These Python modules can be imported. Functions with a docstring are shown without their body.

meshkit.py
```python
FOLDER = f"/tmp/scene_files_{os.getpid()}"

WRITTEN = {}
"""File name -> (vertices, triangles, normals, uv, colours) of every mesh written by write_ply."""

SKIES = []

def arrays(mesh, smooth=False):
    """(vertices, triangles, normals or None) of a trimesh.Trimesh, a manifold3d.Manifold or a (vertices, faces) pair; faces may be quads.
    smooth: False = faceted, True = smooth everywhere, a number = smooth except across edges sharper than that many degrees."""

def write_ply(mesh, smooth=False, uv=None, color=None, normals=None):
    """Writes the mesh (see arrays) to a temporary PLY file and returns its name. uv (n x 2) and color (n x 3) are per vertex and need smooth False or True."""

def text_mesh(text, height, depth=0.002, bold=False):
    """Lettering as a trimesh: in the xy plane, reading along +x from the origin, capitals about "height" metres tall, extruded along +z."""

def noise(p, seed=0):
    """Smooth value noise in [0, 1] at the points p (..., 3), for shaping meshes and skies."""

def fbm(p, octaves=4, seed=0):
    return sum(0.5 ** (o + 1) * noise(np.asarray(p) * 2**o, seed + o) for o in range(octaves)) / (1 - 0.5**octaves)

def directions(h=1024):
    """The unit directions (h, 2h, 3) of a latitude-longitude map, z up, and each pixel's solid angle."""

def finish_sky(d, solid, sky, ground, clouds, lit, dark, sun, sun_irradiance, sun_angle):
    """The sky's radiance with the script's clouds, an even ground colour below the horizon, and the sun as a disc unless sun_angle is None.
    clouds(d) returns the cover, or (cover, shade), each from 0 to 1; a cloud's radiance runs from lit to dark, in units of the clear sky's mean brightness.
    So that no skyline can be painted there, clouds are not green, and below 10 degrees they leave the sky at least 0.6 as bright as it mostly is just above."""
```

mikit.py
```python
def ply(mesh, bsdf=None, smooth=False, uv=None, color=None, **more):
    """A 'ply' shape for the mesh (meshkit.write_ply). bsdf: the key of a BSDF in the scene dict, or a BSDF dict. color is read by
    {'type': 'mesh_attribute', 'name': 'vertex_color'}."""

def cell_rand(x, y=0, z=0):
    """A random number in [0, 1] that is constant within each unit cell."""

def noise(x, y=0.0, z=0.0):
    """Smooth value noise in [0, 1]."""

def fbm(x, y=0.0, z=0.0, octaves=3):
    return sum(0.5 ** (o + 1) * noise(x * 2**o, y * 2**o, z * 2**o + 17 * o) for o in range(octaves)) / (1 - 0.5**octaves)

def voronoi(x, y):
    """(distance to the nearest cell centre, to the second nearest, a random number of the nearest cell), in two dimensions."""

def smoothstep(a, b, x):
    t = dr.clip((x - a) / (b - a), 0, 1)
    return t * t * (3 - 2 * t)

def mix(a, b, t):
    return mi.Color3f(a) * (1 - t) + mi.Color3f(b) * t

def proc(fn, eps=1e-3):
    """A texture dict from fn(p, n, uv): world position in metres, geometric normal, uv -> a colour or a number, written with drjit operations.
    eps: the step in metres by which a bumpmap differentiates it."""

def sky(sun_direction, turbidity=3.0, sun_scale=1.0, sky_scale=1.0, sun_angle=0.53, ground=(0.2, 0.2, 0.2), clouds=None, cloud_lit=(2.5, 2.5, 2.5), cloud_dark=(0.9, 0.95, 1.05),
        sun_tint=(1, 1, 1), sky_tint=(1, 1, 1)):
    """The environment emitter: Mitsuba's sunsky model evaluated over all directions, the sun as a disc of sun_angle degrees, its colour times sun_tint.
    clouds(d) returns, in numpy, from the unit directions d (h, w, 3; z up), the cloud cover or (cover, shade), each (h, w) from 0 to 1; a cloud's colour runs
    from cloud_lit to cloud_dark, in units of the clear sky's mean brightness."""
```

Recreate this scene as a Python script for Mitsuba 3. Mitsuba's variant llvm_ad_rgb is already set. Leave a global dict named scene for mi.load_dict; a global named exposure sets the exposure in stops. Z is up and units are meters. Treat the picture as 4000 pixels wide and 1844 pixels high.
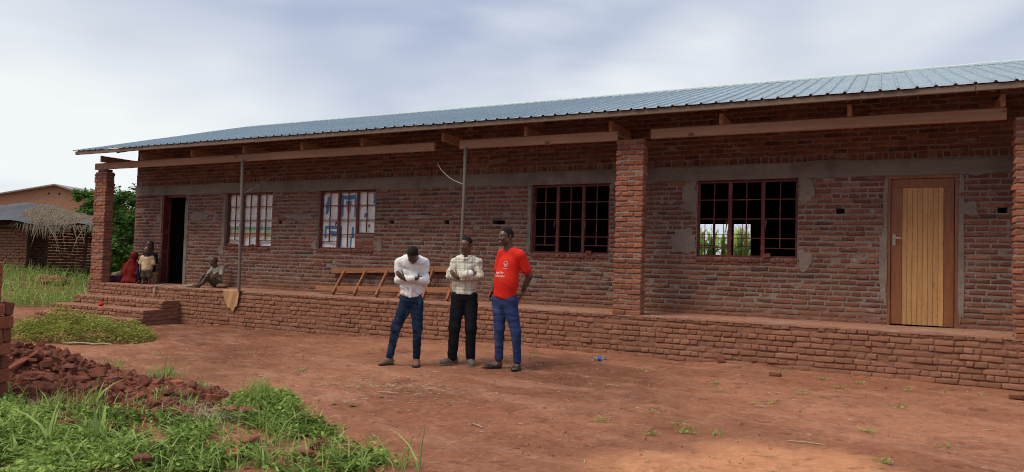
import math
import numpy as np, drjit as dr, mitsuba as mi, mikit, meshkit, trimesh
import manifold3d
from shapely.geometry import Polygon, box as sbox, Point
from shapely import affinity
from shapely.ops import unary_union
from mikit import proc, noise, fbm, cell_rand, smoothstep, mix

T = mi.ScalarTransform4f
scene, labels = {}, {}

# ---------------------------------------------------------------- camera
CAM = np.array([-0.095, -11.2, 0.705])
FWD = np.array([-0.45664, 0.8888, 0.03882])
UP = np.array([-0.00829, -0.04789, 0.99882])
scene['camera'] = {'type': 'perspective', 'fov': 71.08, 'fov_axis': 'x', 'near_clip': 0.05, 'far_clip': 2000.0,
                   'to_world': T().look_at(origin=CAM.tolist(), target=(CAM + FWD).tolist(), up=UP.tolist())}
exposure = 2.5


# ---------------------------------------------------------------- sky: thin high overcast, brightest low down
def clouds(d):
    az = np.arctan2(d[..., 0], d[..., 1])
    el = np.degrees(np.arcsin(np.clip(d[..., 2], -1, 1)))
    e = np.sin(np.radians(np.maximum(el, 0)))
    c = np.stack([d[..., 0] / (e + .55), d[..., 1] / (e + .55), 1.5 * e], -1)     # soft sheets, flatter towards the horizon
    ang = .9
    r = np.stack([c[..., 0] * math.cos(ang) + c[..., 2] * math.sin(ang) * 1.4, c[..., 1], -c[..., 0] * math.sin(ang) + c[..., 2] * math.cos(ang) * 1.4], -1)
    warp = meshkit.fbm(c * 2.2 + 7, 3, 5) - .5
    big = meshkit.fbm(r * np.array([1.3, 1.3, 3.1]) + warp[..., None] * .7 + 1.7, 4, 11)
    mid = meshkit.fbm(c * np.array([5.5, 5.5, 15.0]) + warp[..., None] * 1.6, 4, 23)
    fine = np.clip((meshkit.fbm(c * np.array([1.6, 1.6, 3.0]) + 31, 2, 3) - .45) * 4, 0, 1)   # mottled only in places
    low = np.exp(-np.maximum(el, 0) / 8.0)
    left = np.clip((-az - .1) / .9, 0, 1)
    high = np.clip((el - 24) / 40, 0, 1)               # an overcast sky is brightest overhead
    shade = .76 + 1.6 * (big - .5) + .8 * (mid - .5) * (.25 + fine) - .42 * low - .48 * left * np.exp(-((el - 8) / 8) ** 2) - .62 * high
    return np.ones_like(shade), np.clip(shade, 0, 1)


scene['sky'] = mikit.sky((-0.34, -0.48, 0.81), turbidity=4, sun_scale=0.30, sun_angle=26, ground=(0.16, 0.09, 0.06), clouds=clouds,
                         cloud_lit=(1.60, 1.67, 1.68), cloud_dark=(0.72, 0.85, 1.17))

rng = np.random.default_rng(7)


# ---------------------------------------------------------------- mesh helpers
class MB:
    """Collects pieces (vertices, triangles, uv) into one mesh."""

    def __init__(self):
        self.v, self.f, self.u, self.n = [], [], [], 0

    def add(self, v, f, uv=None):
        v, f = np.asarray(v, float), np.asarray(f, int)
        if f.shape[1] == 4:
            f = np.vstack([f[:, [0, 1, 2]], f[:, [0, 2, 3]]])
        self.v.append(v)
        self.f.append(f + self.n)
        self.u.append(np.zeros((len(v), 2)) if uv is None else np.broadcast_to(np.asarray(uv, float), (len(v), 2)))
        self.n += len(v)
        return self

    def get(self):
        return np.vstack(self.v), np.vstack(self.f), np.vstack(self.u)


counts = {}


def num(name):
    k = counts.get(name, 0)
    counts[name] = k + 1
    return name if k == 0 else f'{name}_{k:03d}'


def put(key, mb, bsdf, smooth=False, uv=True, numbered=True):
    """One entry of the scene from an MB, a (v, f) pair or a mesh."""
    key = num(key) if numbered else key
    if isinstance(mb, MB):
        v, f, u = mb.get()
        if uv and (smooth is False or smooth is True):
            scene[key] = mikit.ply((v, f), bsdf, smooth=smooth, uv=u)
        else:
            scene[key] = mikit.ply((v, f), bsdf, smooth=smooth)
    else:
        scene[key] = mikit.ply(mb, bsdf, smooth=smooth)
    return key


def tag(key, label=None, category=None, group=None, kind=None):
    d = {}
    if label: d['label'] = label
    if category: d['category'] = category
    if group: d['group'] = group
    if kind: d['kind'] = kind
    labels[key] = d


BOXF = np.array([[0, 2, 3, 1], [4, 5, 7, 6], [0, 1, 5, 4], [2, 6, 7, 3], [0, 4, 6, 2], [1, 3, 7, 5]])


def box(mb, x0, x1, y0, y1, z0, z1, uv=None):
    v = np.array([[x, y, z] for x in (x0, x1) for y in (y0, y1) for z in (z0, z1)], float)
    return mb.add(v, BOXF[:, ::-1] * 1, uv) if False else mb.add(v, np.array([[0, 1, 3, 2], [4, 6, 7, 5], [0, 4, 5, 1], [2, 3, 7, 6], [0, 2, 6, 4], [1, 5, 7, 3]]), uv)


def frame(d, up=(0, 0, 1)):
    d = np.asarray(d, float); d = d / np.linalg.norm(d)
    up = np.asarray(up, float)
    if abs(d @ up) > .98 * np.linalg.norm(up): up = np.array([0., 1, 0])
    s = np.cross(d, up); s /= np.linalg.norm(s)
    return d, s, np.cross(s, d)


def beam(mb, a, b, w, h, up=(0, 0, 1), uv=None, jit=0.0, r=None, chamfer=0.0):
    """A timber from a to b, w wide and h high, its long edges chamfered."""
    a, b = np.asarray(a, float), np.asarray(b, float)
    d, s, u = frame(b - a, up)
    c = chamfer or min(w, h) * .08
    prof = np.array([(-w / 2 + c, -h / 2), (w / 2 - c, -h / 2), (w / 2, -h / 2 + c), (w / 2, h / 2 - c), (w / 2 - c, h / 2), (-w / 2 + c, h / 2), (-w / 2, h / 2 - c), (-w / 2, -h / 2 + c)])
    n = max(2, int(np.linalg.norm(b - a) / .6) + 1) if jit else 2
    vs, rr = [], (r or rng)
    for i in range(n):
        o = a + (b - a) * i / (n - 1)
        if jit: o = o + s * rr.normal(0, jit) + u * rr.normal(0, jit)
        vs.append(o + prof[:, :1] * s + prof[:, 1:] * u)
    v = np.vstack(vs)
    f = []
    for i in range(n - 1):
        for j in range(8):
            k = (j + 1) % 8
            f.append([i * 8 + j, i * 8 + k, i * 8 + 8 + k, i * 8 + 8 + j])
    f = np.array(f)
    f = np.vstack([f[:, [0, 1, 2]], f[:, [0, 2, 3]]])
    cap = np.array([[0, j + 1, j] for j in range(1, 7)])
    f = np.vstack([f, cap, cap[:, ::-1] + (n - 1) * 8])
    if uv is None: uv = (rr.random(), 0)
    return mb.add(v, f, uv)


def tube(mb, pts, rad, sides=8, uv=None):
    p = np.asarray(pts, float)
    rad = np.broadcast_to(np.asarray(rad, float), (len(p),))
    t = np.gradient(p, axis=0); t /= np.linalg.norm(t, axis=1, keepdims=True) + 1e-12
    a = np.cross(t, np.where(np.abs(t[:, 2:]) < .9, [0, 0, 1.], [1., 0, 0])); a /= np.linalg.norm(a, axis=1, keepdims=True) + 1e-12
    b = np.cross(t, a)
    ang = np.arange(sides) * 2 * np.pi / sides
    v = (p[:, None] + rad[:, None, None] * (np.cos(ang)[None, :, None] * a[:, None] + np.sin(ang)[None, :, None] * b[:, None])).reshape(-1, 3)
    n = len(p)
    i, j = np.meshgrid(np.arange(n - 1), np.arange(sides), indexing='ij')
    q = np.stack([i * sides + j, i * sides + (j + 1) % sides, (i + 1) * sides + (j + 1) % sides, (i + 1) * sides + j], -1).reshape(-1, 4)
    f = np.vstack([q[:, [0, 1, 2]], q[:, [0, 2, 3]]])
    cap = np.array([[0, k + 1, k] for k in range(1, sides - 1)])
    f = np.vstack([f, cap, cap[:, ::-1] + (n - 1) * sides])
    return mb.add(v, f, uv)


def extrude(poly, y0, y1, simplify=None):
    """A shapely polygon given in (x, z), extruded from y0 to y1."""
    out = MB()
    for g in getattr(poly, 'geoms', [poly]):
        if g.is_empty or g.area < 1e-6: continue
        m = trimesh.creation.extrude_polygon(g, y1 - y0, engine='earcut')
        v = np.array(m.vertices)
        out.add(np.stack([v[:, 0], y0 + v[:, 2], v[:, 1]], 1), np.array(m.faces)[:, ::-1])
    return out


# chamfered box: 24 vertices, 44 triangles
def _chbox():
    V, idx = [], {}
    for ax in range(3):
        for sg in (-1, 1):
            for a in (-1, 1):
                for b in (-1, 1):
                    s = [0, 0, 0]; o = [i for i in range(3) if i != ax]
                    s[ax] = sg; s[o[0]] = a; s[o[1]] = b
                    idx[(ax, tuple(s))] = len(V); V.append((ax, s))
    m = trimesh.convex.convex_hull(np.array([[c * (1.0 if i == ax else .8) for i, c in enumerate(s)] for ax, s in V]))
    pts = np.array([[c * (1.0 if i == ax else .8) for i, c in enumerate(s)] for ax, s in V])
    order = [int(np.argmin(np.linalg.norm(pts - v, axis=1))) for v in m.vertices]
    return np.array([V[i][0] for i in order]), np.array([V[i][1] for i in order], float), np.array(m.faces)


CH_AX, CH_S, CH_F = _chbox()


def chbox(size, c=.012, jit=.004, r=None):
    """Vertices of a worn brick-like block centred at the origin."""
    r = r or rng
    size = np.asarray(size, float) / 2
    v = CH_S * size
    for k in range(3):
        v[:, k] -= np.where(CH_AX == k, 0, np.sign(CH_S[:, k]) * c)
    corner = ((CH_S > 0) @ np.array([1, 2, 4])).astype(int)
    v = v + r.normal(0, jit, (8, 3))[corner] + r.normal(0, jit * .4, v.shape)
    return v


def rotm(r, tilt=.3):
    a = r.normal(0, tilt, 3)
    return trimesh.transformations.euler_matrix(a[0], a[1], r.random() * 6.28)[:3, :3]


# ---------------------------------------------------------------- ground heights
def ground(x, y):
    x, y = np.asarray(x, float), np.asarray(y, float)
    sm = lambda a, b, t: (lambda q: q * q * (3 - 2 * q))(np.clip((t - a) / (b - a), 0, 1))
    z = -.6 - .14 * sm(-5.0, -11.5, x) - .06 * sm(-11.5, -18, x)
    z = z - .06 * sm(-2.2, -3.4, y) * sm(-2.0, -4.5, x)
    z = z + .72 * sm(-20.5, -28.5, x) + .6 * sm(-30, -60, x)
    for cx, cy, h, r in HEAP:
        z = z + h * np.exp(-((x - cx) ** 2 + (y - cy) ** 2) / r ** 2)
    near = np.exp(-((x + 2) / 12) ** 2 - ((y + 5) / 9) ** 2)
    p = np.stack([x, y, 0 * x], -1)
    z = z + near * ((meshkit.fbm(p * .55 + 3, 3, 3) - .5) * .10 + (meshkit.fbm(p * 2.6, 3, 9) - .5) * .045 - np.clip(meshkit.fbm(p * 5.5 + 8, 2, 19) - .60, 0, 1) * .10)
    # a worn drainage rut along the foot of the porch wall on the right, and a low bank in front of it
    z = z - .05 * np.exp(-((y + 1.25 + .1 * np.sin(x * 1.7)) / .22) ** 2) * sm(-1.2, .4, x) + .04 * np.exp(-((y + 2.1 + .15 * np.sin(x * 1.1)) / .4) ** 2) * sm(-4, -1.5, x)
    z = z + .045 * np.exp(-((x + 1.75) / .35) ** 2 - ((y + 1.05) / .3) ** 2)
    return z


HEAP = [(-7.85, -7.0, .42, .68), (-7.0, -6.8, .11, .55), (-6.3, -6.75, .07, .5), (-5.6, -6.8, .05, .5)]


# ---------------------------------------------------------------- materials
def rough(color, roughness=.8, spec=.25, **more):
    return {'type': 'twosided', 'bsdf': {'type': 'principled', 'base_color': color if isinstance(color, dict) else {'type': 'rgb', 'value': list(color)}, 'roughness': roughness, 'specular': spec, **more}}


def mat(key, d):
    scene[key] = d
    return key


def f_brick(p, n, uv):
    """uv.x: tone of the brick (0..1) plus its kind (0 wall, 1 pillar, 2 porch wall, 3 rubble); uv.y: height on the brick."""
    kind = dr.floor(uv.x)
    t = uv.x - kind
    g = fbm(p.x * 38, p.y * 38, p.z * 55, 3)
    wob = fbm(p.x * 14, p.y * 14, p.z * 30 + 4, 3)
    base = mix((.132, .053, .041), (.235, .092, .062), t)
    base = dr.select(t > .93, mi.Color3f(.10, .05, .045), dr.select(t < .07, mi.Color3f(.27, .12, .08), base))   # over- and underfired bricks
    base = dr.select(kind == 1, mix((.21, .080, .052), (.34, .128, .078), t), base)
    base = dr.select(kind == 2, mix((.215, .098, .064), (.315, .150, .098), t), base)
    base = dr.select(kind == 3, mix((.130, .046, .034), (.30, .092, .050), t * t), base)
    big = fbm(p.x * .9 + 2, p.y * .9, p.z * 1.6, 3)
    c = base * (.72 + .56 * g) * dr.select(kind == 3, 1.0, .80 + .40 * big)
    mortar = mi.Color3f(.21, .172, .15) * (.75 + .5 * g)
    smear = smoothstep(.58, .92, uv.y + (wob - .5) * 1.2) * .7
    smear = dr.select(kind == 3, 0.0, dr.select(kind == 2, smear * .35, smear))
    c = c * (1 - smear) + mortar * smear
    white = smoothstep(.70, .82, fbm(p.x * 5.1 + 3, p.y * 5.1, p.z * 6.3, 4)) * .55
    white = dr.select(kind == 0, white, 0.0)
    c = c * (1 - white) + mi.Color3f(.36, .32, .28) * white
    dust = smoothstep(.42, .0, p.z + (wob - .5) * .3) * .45                      # splashed soil low on the walls
    dust = dr.select(kind == 3, 0.12, dust * dr.select(kind == 2, .55, 1.0))
    return c * (1 - dust) + mi.Color3f(.27, .125, .075) * (.8 + .4 * g) * dust


def f_mortar(p, n, uv):
    g = fbm(p.x * 30, p.y * 30, p.z * 30, 3)
    w = fbm(p.x * 2.3, p.y * 2.3, p.z * 3.1, 3)
    c = mix((.19, .155, .133), (.295, .25, .22), w) * (.75 + .5 * g)
    dust = smoothstep(.35, -.05, p.z + (w - .5) * .4) * .92
    return c * (1 - dust) + mi.Color3f(.235, .115, .078) * (.8 + .4 * g) * dust


def f_concrete(p, n, uv):
    g = fbm(p.x * 26, p.y * 26, p.z * 40, 3)
    w = fbm(p.x * 1.4, p.y * 1.4, p.z * 5.1, 4)
    s = smoothstep(.45, .75, fbm(p.x * 4.2, 0, p.z * 1.2, 3))
    c = mix((.165, .145, .128), (.275, .245, .218), w) * (.8 + .4 * g)
    return c * (1 - .25 * s)


def f_soil(p, n, uv):
    a = fbm(p.x * .55, p.y * .55, 0, 3)
    b = fbm(p.x * 2.7 + 5, p.y * 2.7, 0, 4)
    s = fbm(p.x * 1.4 - p.y * .5, p.y * 5.0 + p.x * 1.6, 3.0, 4)     # swept streaks of lighter dust
    g = fbm(p.x * 21, p.y * 21, 0, 3)
    f = noise(p.x * 95, p.y * 95, 1.0)
    c = mix((.190, .080, .049), (.262, .121, .075), smoothstep(.3, .7, a * .5 + b * .5))
    c = c * (.80 + .40 * smoothstep(.32, .68, fbm(p.x * .35 + 4, p.y * .5, 0, 3)))            # broad damp and worn areas
    c = mix(c, (.345, .180, .125), smoothstep(.48, .80, s) * .5)
    c = mix(c, (.140, .056, .039), smoothstep(.55, .75, b) * .4)
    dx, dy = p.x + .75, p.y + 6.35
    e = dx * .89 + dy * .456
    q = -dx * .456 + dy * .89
    pale_patch = smoothstep(1.25, .55, dr.sqrt(dr.square(e / 1.05) + dr.square(q / .95)) + (b - .5) * .7 + (g - .5) * .2)   # a paler orange patch with a ragged edge
    c = mix(c, (.46, .22, .118), pale_patch * .85)
    pit = smoothstep(.66, .80, fbm(p.x * 8 + 3, p.y * 13, 5.0, 3)) * .45          # damp pits and scuffs
    fl = smoothstep(.82, .88, noise(p.x * 42, p.y * 42, 9.0)) * .22               # pale grit
    c = c * (1 - pit * .6)
    c = mix(c, (.42, .27, .20), fl)
    return c * (.68 + .33 * g + .13 * f)


def f_soil_bump(p, n, uv):
    return fbm(p.x * 9, p.y * 9, 0, 4) * .6 + noise(p.x * 60, p.y * 60, 0) * .12


def f_wood(p, n, uv):
    """Sawn pine: uv.x = tone of the piece."""
    along = fbm(p.x * 2.2 + uv.x * 31, p.y * 2.2, p.z * 60 + uv.x * 9, 3)
    knot = smoothstep(.76, .86, fbm(p.x * 5 + uv.x * 57, p.y * 5, p.z * 14, 2))
    st = fbm(p.x * .9 + uv.x * 11, p.y, p.z * 3, 3)
    c = mix((.30, .175, .118), (.44, .270, .190), along) * (.7 + .35 * uv.x + .35 * st)
    return c * (1 - .6 * knot)


def f_boards(p, n, uv):
    t = cell_rand(dr.floor(uv.x * 100), 3)
    g = fbm(p.x * 60 + t * 30, p.y, p.z * 3.1 + t * 9, 3)
    k = smoothstep(.80, .9, fbm(p.x * 17 + t * 11, p.y, p.z * 7.0, 2))
    c = mix((.45, .235, .085), (.60, .345, .150), g) * (.90 + .16 * t)
    return c * (1 - .55 * k)


def f_redwood(p, n, uv):
    g = fbm(p.x * 40 + uv.x * 9, p.y * 9, p.z * 2.6 + uv.x * 7, 3)
    return mix((.165, .060, .032), (.32, .125, .058), g)


def f_steel(p, n, uv):
    r = smoothstep(.5, .75, fbm(p.x * 9, p.y * 9, p.z * 9, 3))
    return mix((.125, .022, .022), (.19, .050, .038), r)


def f_roof(p, n, uv):
    d = fbm(p.x * .8, p.y * 3.0, 0, 3)
    t = cell_rand(dr.floor(uv.x * 50), 5)
    return mi.Color3f(.255, .34, .405) * (.86 + .22 * d + .05 * t)


def f_roof_r(p, n, uv):
    return .38 + .18 * fbm(p.x * 1.3, p.y * 5, 0, 3)


def f_leaf(p, n, uv):
    """uv.x: tone, uv.y: 0 weed, 1 long grass, 2 tree, 3 cut plants."""
    t = uv.x
    k = uv.y
    c = mix((.080, .150, .030), (.36, .50, .14), t)
    c = dr.select(k > .5, mix((.095, .18, .036), (.40, .52, .17), t), c)
    c = dr.select(k > 1.5, mix((.034, .095, .024), (.135, .26, .060), t), c)
    c = dr.select(k > 2.5, mix((.125, .155, .025), (.44, .46, .135), t), c)
    return c


def f_straw(p, n, uv):
    return mix((.20, .155, .105), (.50, .42, .30), uv.x)


def f_skin(p, n, uv):
    w = fbm(p.x * 50, p.y * 50, p.z * 50, 2)
    return mix((.058, .030, .021), (.150, .080, .056), uv.x) * (.88 + .24 * w)


def f_denim(p, n, uv):
    w = fbm(uv.x * 40, uv.y * 22, 0, 3)
    fade = smoothstep(.52, .80, fbm(uv.x * 7, uv.y * 4.5, 2.0, 3))
    return mix((.010, .021, .050), (.040, .075, .135), fade) * (.7 + .6 * w)


def f_blue(p, n, uv):
    w = fbm(uv.x * 60, uv.y * 60, 0, 2)
    fade = smoothstep(.45, .85, fbm(uv.x * 6, uv.y * 5, 2.0, 3))
    return mix((.024, .042, .125), (.045, .078, .19), fade) * (.85 + .3 * w)


def f_plaid(p, n, uv):
    """Woven checks in the cloth's own coordinates (metres)."""
    def bars(a, per, w0):
        q = a / per - dr.floor(a / per)
        return smoothstep(w0, w0 * .8, dr.abs(q - .3)) * .8 + smoothstep(.05, .03, dr.abs(q - .62)) * .9
    x, y = uv.x + .01 * noise(uv.x * 12, uv.y * 12), uv.y
    a, b = bars(x, .105, .13), bars(y, .120, .12)
    c = mi.Color3f(.70, .69, .62)
    c = mix(c, (.24, .28, .19), a * .62)
    c = mix(c, (.25, .28, .21), b * .6)
    return c


def f_sheet1(p, n, uv):
    z, w = uv.y, fbm(uv.x * 5, uv.y * 4, 0, 3)
    c = mi.Color3f(.88, .89, .89) * (.9 + .2 * w)
    c = dr.select((z > .305) & (z < .375 + .01 * w), mi.Color3f(.23, .45, .35), c)
    c = dr.select(z < .295, mi.Color3f(.74, .61, .44), c)
    return dr.select(z < .16 + .12 * (w - .5), mi.Color3f(.82, .87, .90), c)


def f_sheet2(p, n, uv):
    x, z, w = uv.x, uv.y, fbm(uv.x * 6, uv.y * 5, 3, 3)
    x = x + (w - .5) * .03
    z = z + (w - .5) * .03
    r = lambda a, b, lo, hi: (x > a) & (x < b) & (z > lo) & (z < hi)
    blue = r(.08, .15, .66, .92) | r(.06, .13, .62, .82) | r(.47, .83, .87, .95) | r(.47, .52, .55, .9) | r(.80, .84, .55, .9) | r(.58, .73, .77, .85) | r(1.27, 1.36, .78, .98) | r(1.06, 1.15, .55, .62)
    blue = blue | r(.05, .42, .34, .40) | r(.05, .10, .16, .34) | r(.15, .38, .22, .30) | r(.45, .50, .03, .38) | r(.75, .81, .18, .38) | r(.72, .76, .0, .2)
    grey = dr.square((x - .66) / .055) + dr.square((z - .70) / .07) < 1
    red = dr.square((x - 1.2) / .03) + dr.square((z - .40) / .03) < 1
    c = mi.Color3f(.87, .89, .91) * (.9 + .2 * w)
    c = dr.select(blue, mi.Color3f(.10, .26, .47), c)
    c = dr.select(grey, mi.Color3f(.28, .29, .32), c)
    return dr.select(red, mi.Color3f(.42, .16, .14), c)


mat('m_brick', rough(proc(f_brick), .9, .15))
mat('m_mortar', {'type': 'twosided', 'bsdf': {'type': 'bumpmap', 'arbitrary': proc(lambda p, n, uv: fbm(p.x * 45, p.y * 45, p.z * 45, 3) * .006), 'scale': 1.0, 'bsdf': rough(proc(f_mortar), .95, .1)['bsdf']}})
mat('m_concrete', rough(proc(f_concrete), .9, .15))
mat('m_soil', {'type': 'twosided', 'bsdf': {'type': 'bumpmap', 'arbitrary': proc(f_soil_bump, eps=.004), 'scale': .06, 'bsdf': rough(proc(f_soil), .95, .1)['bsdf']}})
mat('m_wood', rough(proc(f_wood), .75, .2))
mat('m_boards', rough(proc(f_boards), .5, .4))
mat('m_redwood', rough(proc(f_redwood), .4, .45))
mat('m_steel', rough(proc(f_steel), .45, .4))
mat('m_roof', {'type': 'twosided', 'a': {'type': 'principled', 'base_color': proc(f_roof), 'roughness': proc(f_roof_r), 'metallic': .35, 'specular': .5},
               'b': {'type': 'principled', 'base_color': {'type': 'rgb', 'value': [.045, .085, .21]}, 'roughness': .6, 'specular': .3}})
mat('m_ridge', rough((.46, .56, .58), .5, .5, metallic=.2))
mat('m_galv', rough((.30, .28, .26), .55, .4, metallic=.3))
mat('m_dark', rough((.012, .012, .014), .7, .2))
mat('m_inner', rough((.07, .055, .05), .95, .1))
mat('m_chrome', rough((.62, .62, .60), .3, .5, metallic=.8))
mat('m_pole', rough((.17, .155, .135), .6, .35, metallic=.2))
mat('m_batten', rough((.20, .142, .112), .85, .15))
mat('m_hut_shaded', rough(proc(lambda p, n, uv: mix((.055, .028, .022), (.105, .055, .042), fbm(p.x * 6, p.y * 6, p.z * 9, 3))), .95, .1))  # front bricks coloured dark to stand for the shade under the thatch
mat('m_plank', rough(proc(lambda p, n, uv: mix((.25, .105, .055), (.40, .185, .10), fbm(p.x * 9, p.y * 9, p.z * 22 + uv.x * 30, 3)) * (.8 + .4 * uv.x)), .75, .2))
mat('m_sheet_a', rough(proc(f_sheet1), .6, .3))
mat('m_sheet_b', rough(proc(f_sheet2), .6, .3))
mat('m_leaf', {'type': 'principledthin', 'base_color': proc(f_leaf), 'roughness': .42, 'diff_trans': .55, 'spec_trans': 0.0, 'eta': 1.35})
mat('m_straw', rough(proc(f_straw), .85, .15))
mat('m_thatch', rough(proc(lambda p, n, uv: mix((.12, .098, .075), (.33, .275, .205), uv.x)), .9, .1))
mat('m_bark', rough((.11, .075, .05), .9, .1))
mat('m_skin', rough(proc(f_skin), .40, .5))
mat('m_hair', rough((.010, .009, .009), .8, .2))
mat('m_eye', rough((.34, .32, .30), .35, .5))
mat('m_teeth', rough((.65, .62, .56), .4, .4))
mat('m_white', rough((.74, .75, .78), .8, .2, sheen=.2))
mat('m_plaid', rough(proc(f_plaid), .85, .15))
mat('m_red', rough((.62, .022, .012), .8, .2, sheen=.2))
mat('m_print', rough((.72, .55, .53), .7, .2))
mat('m_denim', rough(proc(f_denim), .85, .15))
mat('m_blue', rough(proc(f_blue), .85, .15))
mat('m_black', rough((.010, .011, .016), .85, .15))
mat('m_boot', rough((.165, .095, .06), .6, .3))
mat('m_shoe', rough((.135, .105, .08), .85, .15))
mat('m_sole', rough((.19, .125, .095), .8, .2))
mat('m_black_sole', rough((.02, .02, .02), .6, .3))
mat('m_maroon', rough((.19, .020, .018), .9, .1, sheen=.3))
mat('m_navy', rough((.012, .016, .035), .9, .1))
mat('m_cream', rough((.62, .47, .29), .9, .1))
mat('m_grey_shirt', rough((.30, .285, .25), .9, .1))
mat('m_olive', rough((.10, .085, .06), .9, .1))
mat('m_purple', rough((.12, .035, .10), .5, .4))
mat('m_sack', rough((.46, .27, .14), .9, .1))
mat('m_rope', rough((.52, .46, .38), .9, .1))
mat('m_tarp', rough((.085, .092, .11), .7, .2))
mat('m_house', rough(proc(lambda p, n, uv: mix((.34, .185, .115), (.42, .24, .155), fbm(p.x, p.y, p.z * 2, 3))), .95, .1))
mat('m_greycloth', rough((.17, .165, .16), .9, .1))
mat('m_bottle', {'type': 'principled', 'base_color': {'type': 'rgb', 'value': [.75, .8, .85]}, 'roughness': .12, 'spec_trans': .85, 'eta': 1.2})
mat('m_bluecap', rough((.04, .10, .45), .4, .4))


# ---------------------------------------------------------------- the school building
B = 'school_building'
tag(B, 'long unplastered red brick school block with a pale blue metal roof and brick porch wall', 'building')
XL, XR = -16.09, 4.6                       # ends of the front wall
Z_BEAM0, Z_BEAM1 = 2.088, 2.305            # concrete ring beam
WT, WB = 2.088, .90
WIN = [(-13.0, -11.61), (-10.31, -8.88), (-5.49, -4.06), (-2.63, -1.165)]
DOORS = [(-15.11, -14.32, 2.075), (0.0, .83, 2.07)]
VENTS = [(-11.43, 1.40), (-8.53, 1.40), (-7.28, 1.40), (-6.26, 1.40), (-.66, 1.555), (1.27, 1.555)]
PITCH = 2.085 / 27
ROOF_S = .295                              # slope of the roof
EAVE_Y, EAVE_Z, RIDGE_Y = -1.30, 2.985, 3.70


def roof_z(y):
    return EAVE_Z + ROOF_S * (y - EAVE_Y)


# -- face bricks
BU = np.array([0, .09, .91, 1.0]); BV = np.array([0, .17, .83, 1.0])
_g = np.arange(16).reshape(4, 4)
FB_F = [[_g[i, j], _g[i, j + 1], _g[i + 1, j + 1], _g[i + 1, j]] for i in range(3) for j in range(3)]
RING = list(_g[0, :]) + list(_g[1:, 3]) + list(_g[3, 2::-1]) + list(_g[2:0:-1, 0])
FB_F += [[RING[k], 16 + k, 16 + (k + 1) % 12, RING[(k + 1) % 12]] for k in range(12)]
FB_F = np.array(FB_F)


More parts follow.
